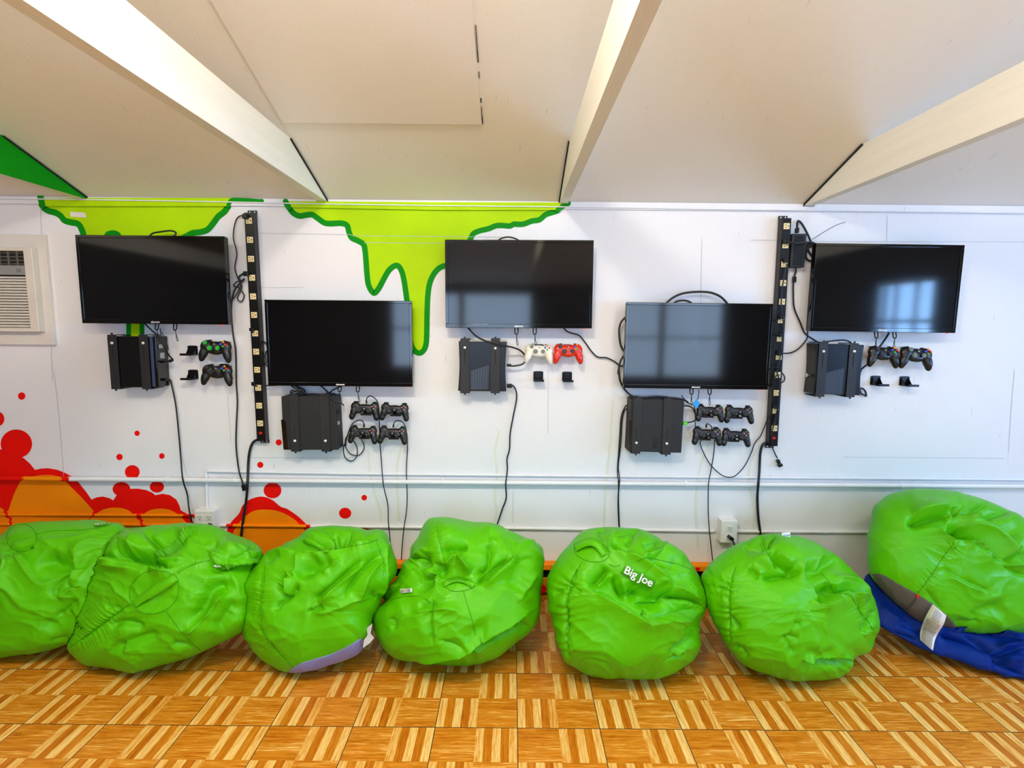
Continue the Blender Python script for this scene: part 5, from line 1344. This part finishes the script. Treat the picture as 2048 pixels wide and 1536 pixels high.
B6.words('BIG JOE', [cc-x6*.018+y6*.012, cc+x6*.018+y6*.012, cc+x6*.018-y6*.012, cc-x6*.018-y6*.012], z6_, M_blueink, .78, o, True)
q = FL(1705, 1322, .02)-B6.org
bm = bmesh.new()
bmesh.ops.create_uvsphere(bm, u_segments=24, v_segments=14, radius=1, matrix=Matrix.Translation(q+Vector((-.035, .07, .02))) @ Matrix.Diagonal((.06, .07, .036, 1)))
for v in bm.verts:
    v.co += Vector((0, 0, .004*math.sin(v.co.x*160+v.co.y*90)))
    v.co.z = max(v.co.z, .003)
fin(bm, 'base_panel', fabric('pale_blue_base', '5C86C8', '6C96D4', .6, .3), B6.e, True)['label'] = 'pale blue bottom panel'
# -- bag 3
o3 = b3([(100, 570), (170, 490), (290, 382), (400, 312), (560, 222), (680, 152), (800, 130), (950, 132), (1060, 152), (1130, 160), (1205, 152), (1262, 180), (1300, 280), (1350, 420), (1345, 500), (1280, 600), (1205, 770), (1155, 860), (1135, 970), (1090, 1040), (1065, 1100), (1000, 1150), (860, 1202), (700, 1240), (500, 1266), (400, 1240), (280, 1160), (190, 1040), (140, 880), (110, 700)])
f3 = ft(b3, [(S_, 14, .022, [(240, 370), (340, 345), (450, 348), (640, 345), (850, 325), (1000, 308), (1130, 275), (1230, 200)]), (G_, 18, .030, [(500, 310), (700, 285), (900, 270), (1080, 220)]), ('b', (950, 230), 120, 60, -20, .012), (V_, 4, .016, [(900, 290), (960, 230), (1000, 175)]), (V_, 4, .014, [(870, 170), (890, 240), (890, 300)]), (V_, 4, .010, [(740, 170), (800, 160), (850, 200), (890, 270)]),
    (G_, 14, .020, [(730, 350), (660, 440), (570, 540)]), (R_, 5, .012, [(600, 350), (570, 450), (540, 530)]), (V_, 5, .020, [(500, 520), (450, 540), (420, 560)]), (V_, 5, .022, [(415, 560), (450, 630), (500, 690), (560, 620), (580, 570)]), (V_, 4, .018, [(500, 690), (440, 740), (425, 800)]), (R_, 6, .016, [(490, 520), (500, 600), (470, 680)]), ('b', (380, 640), 90, 90, 0, .004),
    (V_, 6, .022, [(660, 760), (720, 690), (850, 580), (1000, 450), (1110, 385)]), (R_, 9, .020, [(740, 750), (870, 620), (980, 530), (1100, 430)]), (V_, 6, .022, [(945, 700), (990, 590), (1060, 500), (1140, 420), (1230, 350)]), (R_, 8, .018, [(1040, 720), (1080, 600), (1150, 490), (1230, 390)]), (G_, 14, .018, [(620, 520), (700, 460), (860, 400)]), (R_, 6, .012, [(760, 500), (860, 430), (930, 400)]),
    (S_, 12, .013, [(1225, 200), (1250, 330), (1260, 480), (1230, 620), (1170, 740)]), (V_, 4, .014, [(1140, 620), (1180, 680), (1220, 650)]), (V_, 5, .016, [(640, 790), (700, 790), (780, 740)]), (R_, 7, .010, [(620, 780), (800, 800), (1000, 710), (1150, 680)]),
    (P_, 12, .006, [(310, 480), (300, 640), (280, 830)], 7), (P_, 10, .005, [(290, 850), (320, 970), (400, 1100), (530, 1230)], 8), (P_, 12, .007, [(900, 305), (1030, 280), (1190, 245)], 6), (V_, 6, .010, [(330, 420), (400, 390), (470, 370)]), (P_, 10, .006, [(1190, 290), (1240, 390), (1245, 520)], 7)])
B3 = Bag('bean_bag', 'green bean bag showing a lilac bottom panel at the floor', 'bean bag', BG, o3, (630, 1200), .010, LEAN, .26, .3, f3, M_green_shell, 33, .9, avoid=[B4])
B3.patch('base_panel', b3([(500, 1280), (520, 1250), (620, 1198), (830, 1138), (960, 1078), (1068, 1012), (1140, 1060), (1010, 1180), (860, 1230), (700, 1270)]), M_lilac)['label'] = 'lilac bottom panel'
B3.seam(b3([(290, 830), (290, 900), (320, 970), (400, 1095), (470, 1170), (535, 1238)]), M_green_dark)
B3.seam(b3([(315, 440), (310, 560), (300, 700), (280, 830)]), M_green_dark)
B3.seam(b3(ell((740, 270), 135, 95, 8)), M_green_dark, .0014, closed=True)
B3.ribbon('carry_handle', b3([(625, 225), (700, 260), (760, 295), (830, 325)]), 11, M_green_shell, .006, .003, .008)
B3.seam(b3([(860, 310), (1000, 285), (1120, 262), (1200, 235)]), M_green_dark)
B3.seam(b3([(1190, 240), (1220, 330), (1245, 400), (1245, 520)]), M_green_dark)
# torn care tag poking out beside the third bag
dd_ = []
for b_ in (B3, B4):
    for px_ in ((736, 1262), (742, 1268), (747, 1274)):
        d = Vector(ray(*px_)).normalized(); h = b_.bvh.ray_cast(Vector(CAM)-b_.org, d)
        if h[0] is not None: dd_.append(h[3])
        gl_ = (FL(px_[0], px_[1], .02)-Vector(CAM)).length; dd_.append(gl_)
kd = min(dd_)-.012
tq = [Vector(CAM)+Vector(ray(x, y)).normalized()*kd-B3.org for x, y in ((733, 1256), (745, 1247), (741, 1266), (748, 1276), (740, 1286), (726, 1296), (728, 1280), (735, 1270))]
nn = -Vector(ray(740, 1270)).normalized()
bm = bmesh.new(); v1 = [bm.verts.new(p) for p in tq]; v2 = [bm.verts.new(p-nn*.0025) for p in tq]
bm.faces.new(v1); bm.faces.new(v2[::-1])
for i in range(8): bm.faces.new((v1[i], v2[i], v2[(i+1) % 8], v1[(i+1) % 8]))
bmesh.ops.triangulate(bm, faces=bm.faces[:])
fin(bm, 'care_tag', mat('tag_grey', 'B4B0AC', .7), B3.e)
# -- bag 2
o2 = b1([(540, 1085), (560, 1000), (620, 750), (700, 520), (780, 380), (850, 262), (980, 200), (1130, 158), (1300, 127), (1430, 118), (1600, 132), (1800, 187), (1980, 247), (2050, 310), (2062, 355), (2050, 430), (2040, 560), (2020, 700), (1990, 850), (1930, 945), (1600, 1110), (1300, 1212), (1060, 1260), (900, 1250), (680, 1212), (580, 1140)])
f2 = ft(b1, [('b', (1050, 300), 150, 90, -10, .02), (S_, 16, .030, [(780, 365), (870, 380), (960, 400), (1110, 430), (1200, 452), (1330, 480), (1420, 455)]), (G_, 14, .035, [(930, 350), (1100, 400), (1260, 440)]),
    (V_, 3, .014, [(952, 240), (950, 320), (957, 390)]), (R_, 5, .016, [(1110, 225), (1090, 300), (1065, 395)]), (V_, 5, .028, [(1160, 425), (1190, 380), (1245, 300), (1200, 240), (1140, 215)]),
    (S_, 14, .022, [(1560, 135), (1480, 200), (1380, 260), (1280, 340), (1200, 410)]), (G_, 16, .025, [(1430, 170), (1330, 260), (1230, 330)]), (V_, 5, .016, [(1190, 395), (1260, 430), (1330, 470)]), (R_, 5, .014, [(1210, 400), (1330, 400), (1480, 390)]),
    (S_, 12, -.034, [(1640, 350), (1690, 410), (1750, 455), (1880, 440), (2000, 410), (2060, 385)]), ('b', (1850, 340), 150, 70, 10, .022), (V_, 3, .012, [(1930, 365), (1890, 330), (1850, 320)]), (V_, 3, .014, [(1930, 365), (1950, 320), (2000, 290)]), (V_, 3, .012, [(1930, 365), (1990, 380), (2040, 370)]), (V_, 3, .012, [(1930, 365), (1880, 400), (1800, 410)]),
    (V_, 5, .016, [(1650, 350), (1680, 310), (1725, 295)]), (R_, 5, .012, [(1660, 350), (1720, 390), (1760, 370)]), (G_, 14, .024, [(1880, 590), (1760, 600), (1670, 650), (1620, 740), (1560, 830), (1480, 920)]), (R_, 7, .020, [(1800, 620), (1720, 700), (1650, 800), (1560, 890), (1460, 970)]), (G_, 14, .016, [(1860, 700), (1790, 830), (1700, 960)]),
    (P_, 16, .009, [(560, 1075), (680, 985), (800, 900), (920, 810), (1030, 735)], 8), (V_, 3, .006, [(560, 1080), (800, 903), (1030, 738)]), (G_, 8, .012, [(850, 930), (970, 880), (1080, 900), (1160, 940)]), (G_, 9, .010, [(880, 1070), (1010, 1040), (1150, 990), (1280, 970)]), (V_, 5, .009, [(1360, 1040), (1450, 1040), (1540, 1060)]), (V_, 6, .008, [(850, 770), (920, 760), (960, 790)]), (G_, 9, .008, [(870, 1090), (1000, 1070)]),
    (P_, 12, .006, [(1380, 500), (1480, 450), (1560, 420), (1650, 400)], 7), (R_, 6, .012, [(700, 500), (820, 450), (980, 450), (1130, 480)])])
B2 = Bag('bean_bag', 'green bean bag with an oval handle panel on its front, below the double outlet', 'bean bag', BG, o2, (325, 1200), .010, LEAN, .27, .3, f2, M_green_shell, 22, .9, avoid=[B3])
B2.seam(b1(ell((1215, 645), 200, 168, -22)), M_green_dark, .0014, closed=True)
B2.ribbon('carry_handle', b1([(1055, 748), (1150, 690), (1240, 630), (1330, 570), (1395, 525)]), 17, M_green_shell, .007, .003, .010)
B2.seam(b1([(560, 1078), (680, 988), (800, 903), (920, 813), (1030, 740)]), M_green_dark)
B2.seam(b1([(1310, 795), (1370, 880), (1430, 965), (1500, 1030), (1580, 1108)]), M_green_dark)
B2.seam(b1([(1395, 500), (1480, 450), (1570, 415), (1650, 398)]), M_green_dark)
o, P4, an = B2.plate('brand_label', b1([(1640, 402), (1735, 425), (1738, 450), (1645, 425)]), M_green_dark, .002, nx=6, ny=2)
B2.words('Big Joe', P4, an, M_tag, .8, o)
# -- bag 1 (partly out of frame)
o1 = [(-150, 1240), (-140, 1170), (-100, 1115), (-55, 1088), (0, 1073), (22, 1054), (48, 1047), (100, 1044), (180, 1043), (222, 1049), (252, 1062), (275, 1090), (282, 1140), (268, 1200), (240, 1245), (190, 1272), (137, 1285), (101, 1297), (38, 1307), (0, 1314), (-60, 1312), (-120, 1290)]
f1 = ft(b1, [('b', (170, 220), 90, 90, 0, .005), (S_, 22, .014, [(60, 340), (130, 335), (200, 400), (250, 480), (300, 550), (370, 577), (450, 545), (560, 490), (720, 450)]),
    (G_, 22, .03, [(330, 350), (430, 430), (600, 420)]), (V_, 4, .012, [(60, 360), (150, 330), (220, 300), (285, 300)]), (V_, 5, .022, [(440, 705), (450, 620), (500, 550), (560, 500), (600, 460)]), (R_, 6, .015, [(470, 700), (560, 640), (680, 580)]),
    (V_, 6, .014, [(430, 850), (520, 780), (640, 690)]), (R_, 5, .008, [(300, 250), (500, 240), (750, 200)]), (V_, 3, .006, [(50, 360), (120, 250), (240, 230)]), (V_, 4, .008, [(590, 500), (560, 580), (620, 610), (680, 590)]), (V_, 5, .008, [(400, 1010), (560, 990)]), (G_, 14, .012, [(330, 900), (480, 880), (600, 790)]), (R_, 9, .014, [(90, 350), (60, 500), (30, 640)])])
B1 = Bag('bean_bag', 'green bean bag cut off by the left edge of the photo', 'bean bag', BG, o1, (80, 1180), .012, LEAN, .24, .26, f1, M_green_shell, 11, 1.0, avoid=[B2])
B1.seam(b1(ell((170, 220), 118, 108)), M_green_dark, .0014, closed=True)
B1.seam(b1([(285, 195), (400, 165), (600, 160), (780, 140), (880, 112)]), M_green_dark)
o, P4, an = B1.plate('brand_label', b1([(740, 122), (845, 112), (850, 128), (742, 142)]), M_green_dark, .002, nx=6, ny=2)
B1.words('Big Joe', P4, an, M_tag, .85, o)
# -- bag 7
o7 = b7([(365, 735), (345, 600), (346, 500), (368, 350), (383, 220), (430, 168), (510, 110), (650, 79), (800, 75), (950, 83), (1100, 116), (1260, 161), (1450, 246), (1536, 296)])+[(2090, 1068), (2125, 1120), (2138, 1180), (2120, 1232), (2085, 1260), (2048, 1270)]+b7([(1300, 1182), (1150, 1178), (1045, 1166), (900, 1124), (740, 1072), (630, 1003), (470, 855)])
f7 = ft(b7, [(V_, 9, .040, [(605, 345), (680, 340), (760, 318), (870, 283), (985, 268)]), (R_, 10, .022, [(640, 270), (760, 250), (880, 230), (960, 240)]), ('b', (820, 220), 150, 60, -5, .014), (V_, 6, .024, [(985, 215), (995, 250), (1020, 272)]), (S_, 14, .030, [(1000, 270), (1110, 292), (1220, 345), (1330, 420), (1400, 480), (1450, 525), (1540, 550)]), (G_, 22, .030, [(1130, 240), (1250, 290), (1380, 400), (1500, 490)]), (V_, 5, .014, [(1100, 260), (1180, 220), (1260, 170)]), (R_, 5, .012, [(1150, 260), (1220, 240), (1250, 300)]), (V_, 5, .016, [(1290, 330), (1310, 260), (1440, 245)]),
    (S_, 16, .034, [(880, 350), (900, 450), (1000, 465), (1080, 462), (1160, 480), (1230, 550), (1350, 645)]), (G_, 16, .030, [(920, 400), (1010, 420), (1100, 440)]), (V_, 6, .026, [(1045, 345), (1060, 410), (1120, 470), (1190, 525), (1270, 590), (1350, 640)]), (R_, 8, .020, [(1060, 345), (1200, 370), (1300, 420), (1390, 510), (1380, 600), (1350, 645)]), (V_, 7, .022, [(1350, 645), (1400, 600), (1450, 560), (1540, 555)]), (R_, 8, .016, [(1380, 660), (1450, 650), (1540, 660)]), (V_, 5, .012, [(1360, 650), (1440, 700), (1540, 740)]),
    (P_, 12, .006, [(1000, 480), (930, 570), (870, 660)], 9), (P_, 14, .006, [(870, 665), (800, 760), (725, 865)], 9), (V_, 7, .012, [(870, 660), (960, 710), (1090, 780), (1310, 870)]), (R_, 8, .010, [(900, 700), (1050, 790), (1250, 870)]), (V_, 6, .010, [(980, 1080), (1060, 1085), (1200, 1080)]), (V_, 5, .008, [(760, 800), (820, 900), (900, 990)]), ('b', (600, 520), 200, 250, 0, .014), (G_, 14, .010, [(1100, 1060), (1250, 1000), (1400, 980)])])
B7 = Bag('bean_bag', 'tallest green bean bag, slumped on the flattened blue one at the right edge', 'bean bag', BG, o7, (1930, 1120), .10, LEAN, .27, .3, f7, M_green_shell, 77, .7, bottom=(2048, 1270), avoid=[B6])
B7.patch('base_panel', b7([(372, 722), (430, 718), (490, 745), (560, 790), (700, 866), (830, 945), (940, 1038), (1048, 1158), (1040, 1190), (900, 1150), (700, 1080), (600, 1010), (450, 870)]), M_greyfab)['label'] = 'dark grey bottom panel'
B7.seam(b7([(1000, 480), (930, 570), (870, 660), (800, 760), (725, 865)]), M_green_dark)
B7.seam(b7([(712, 875), (700, 915), (670, 955), (640, 990)]), mat('grey_seam', '454240', .7), .003, .004)
pr, _ = B7.at(*b7([(714, 884)])[0], .006); box('zip_pull', pr, (.010, .006, .014), M_redlamp, B7.e, .001)
# -- flattened blue bag under the tallest one
o8 = [(1737, 1152), (1733, 1172), (1741, 1210), (1757, 1245), (1783, 1265), (1817, 1283), (1864, 1304), (1908, 1318), (1960, 1334), (2012, 1350), (2048, 1357), (2120, 1366), (2180, 1350), (2205, 1310), (2190, 1270), (2120, 1252), (2030, 1240), (1930, 1222), (1840, 1190), (1775, 1155)]
f8 = ft(b7, [(S_, 12, .022, [(1536, 1225), (1440, 1215), (1250, 1175), (1060, 1160), (900, 1150)]), (V_, 6, .026, [(860, 1190), (980, 1200), (1150, 1260), (1290, 1340)]), (V_, 6, .02, [(1050, 1170), (1170, 1220), (1260, 1290), (1310, 1350), (1480, 1300), (1536, 1290)]), (R_, 8, .020, [(1320, 1290), (1440, 1270), (1536, 1265)]), (V_, 6, .02, [(1290, 1360), (1400, 1440), (1536, 1500)]), (R_, 9, .018, [(1350, 1400), (1450, 1390), (1540, 1380)]), (V_, 5, .012, [(520, 1165), (600, 1190), (720, 1220)]), (R_, 7, .010, [(420, 950), (520, 1050), (700, 1120)]), (G_, 10, .012, [(560, 1060), (700, 1140), (760, 1180)])])
B8 = Bag('bean_bag', 'flattened blue bean bag squashed under the tallest green one', 'bean bag', None, o8, (1930, 1272), .010, math.radians(50), .055, .22, f8, M_blue, 88, .9, bottom=(2048, 1357), wallgap=.04, avoid=[B7, B6])
# care label hanging over the blue bag
L = b7([(835, 952), (790, 1030), (755, 1110), (738, 1175), (740, 1230)]); Rr = b7([(940, 1042), (918, 1110), (880, 1170), (852, 1230), (836, 1312)])
bm = bmesh.new(); rows = []
Lc = catmull(L, 5); Rc = catmull(Rr, 5); n = min(len(Lc), len(Rc))
def front(px, py):
    best = None
    for b in (B7, B8):
        d = Vector(ray(px, py)).normalized(); o_ = Vector(CAM)-b.org; h = b.bvh.ray_cast(o_, d)
        if h[0] is not None and (best is None or h[3] < best): best = h[3]
    return best, d
dep = []
for a, b in zip(Lc, Rc):
    dep.append(min(front(*a)[0] or 9, front(*b)[0] or 9, front(*((np.array(a)+np.array(b))/2))[0] or 9)-.02)
for i in range(n):
    k = min(dep[max(0, i-3):i+4]); sm = sum(min(dep[max(0, j-3):j+4]) for j in range(max(0, i-2), min(n, i+3)))/len(range(max(0, i-2), min(n, i+3)))
    rows.append([Vector(CAM)+Vector(ray(*q)).normalized()*sm-B7.org for q in (Lc[i], Rc[i])])
nrm = (rows[0][1]-rows[0][0]).cross(rows[-1][0]-rows[0][0]).normalized()
if nrm.y > 0: nrm = -nrm
vt = [[bm.verts.new(p) for p in r_] for r_ in rows]; vb = [[bm.verts.new(p-nrm*.001) for p in r_] for r_ in rows]
for i in range(n-1):
    bm.faces.new((vt[i][0], vt[i+1][0], vt[i+1][1], vt[i][1])); bm.faces.new((vb[i][0], vb[i][1], vb[i+1][1], vb[i+1][0]))
    bm.faces.new((vt[i][0], vb[i][0], vb[i+1][0], vt[i+1][0])); bm.faces.new((vt[i][1], vt[i+1][1], vb[i+1][1], vb[i][1]))
bm.faces.new((vt[0][0], vt[0][1], vb[0][1], vb[0][0])); bm.faces.new((vt[-1][0], vb[-1][0], vb[-1][1], vt[-1][1]))
cl = fin(bm, 'care_label', mat('care_label_cloth', 'DCDCD6', .7), B7.e, True)
bm = bmesh.new(); bm2 = bmesh.new(); rng = random.Random(5)
def rowpt(t, u):
    f = t*(n-1); i = min(int(f), n-2); w_ = f-i
    a = rows[i][0].lerp(rows[i+1][0], w_); b = rows[i][1].lerp(rows[i+1][1], w_); return a.lerp(b, u)
t = .07
while t < .95:
    blue = t < .22; u = .12 if t > .3 else .3
    end = .88 if t > .3 else .75
    while u < end:
        w_ = rng.uniform(.03, .11); a, b = rowpt(t, u), rowpt(t, min(end, u+w_)); c_ = rowpt(t+.013, u); d_ = rowpt(t+.013, min(end, u+w_))
        tb = bm2 if blue else bm
        tb.faces.new([tb.verts.new(p+nrm*.003) for p in (a, b, d_, c_)]); u += w_+.025
    t += .026 if t > .5 else .042
for b_, m_ in ((bm, M_ink), (bm2, M_blueink)):
    finish_flat(b_, 'print_line', m_, cl)
#BAGS-END#

# ------------------------------------------------------------------ light
w = bpy.data.worlds.new('world'); S.world = w; w.use_nodes = True
bg = w.node_tree.nodes['Background']; bg.inputs[0].default_value = (.45, .62, 1, 1); bg.inputs[1].default_value = .6
def area(name, loc, target, sx_, sy_, power, col):
    l = bpy.data.lights.new(name, 'AREA'); l.shape = 'RECTANGLE'; l.size = sx_; l.size_y = sy_; l.energy = power; l.color = col
    o = bpy.data.objects.new(name, l); COL.objects.link(o); o.location = loc
    d = Vector(target)-Vector(loc); o.rotation_euler = d.to_track_quat('-Z', 'Y').to_euler()
    return o
for h, pw in ((WR, 100), (WR_ADDED, 95)):  # the second shines through the added window for extra blue
    area('daylight', (HALL_R+.16, (h[0]+h[1])/2, (h[2]+h[3])/2), (0, (h[0]+h[1])/2, (h[2]+h[3])/2-.001), h[1]-h[0], h[3]-h[2], pw, (.27, .54, 1))
for h, pw in ((WB1, 70), (WB2, 75)):
    area('daylight', ((h[0]+h[1])/2, BACK-.16, (h[2]+h[3])/2), ((h[0]+h[1])/2, 0, (h[2]+h[3])/2), h[1]-h[0], h[3]-h[2], pw, (.52, .72, 1))
def added_fixture(x, y, z, pa, pp, label):  # unseen strip light, added for warm overhead fill
    e = empty('added_ceiling_light', (x, y, z), label, 'added ceiling light', 'added strip lights out of view')
    box('housing', (0, 0, .05), (1.25, .16, .05), M_white, e, .004)
    M = mat('added_lit_tube', (1, .93, .82), .4, emit=3.0)
    for s_ in (-.04, .04): cyl('tube', (0, s_, .012), .013, 1.2, M, e, 'X')
    area('added_strip_fill', (x, y, z-.01), (x, y+.5, 0), 1.2, .14, pa, (1, .90, .76))
    l = bpy.data.lights.new('added_point_fill', 'POINT'); l.energy = pp; l.color = (1, .90, .76); l.shadow_soft_size = .08  # point source added below the tubes to brighten ceiling and beams
    o = bpy.data.objects.new('added_point_fill', l); COL.objects.link(o); o.location = (x, y, z-.1)
added_fixture(-2.2, -2.35, 2.8, 8, 20, 'added strip light past the air conditioner')
added_fixture(-.35, -2.35, 2.8, 22, 66, 'added strip light over the middle television')
added_fixture(1.5, -2.35, 2.8, 7, 24, 'added strip light past the middle beam')
S.cycles.max_bounces = 7; S.cycles.adaptive_threshold = .025
S.view_settings.view_transform = 'Standard'; S.view_settings.look = 'None'; S.view_settings.gamma = 1; S.view_settings.use_curve_mapping = False
S.view_settings.exposure = -0.04
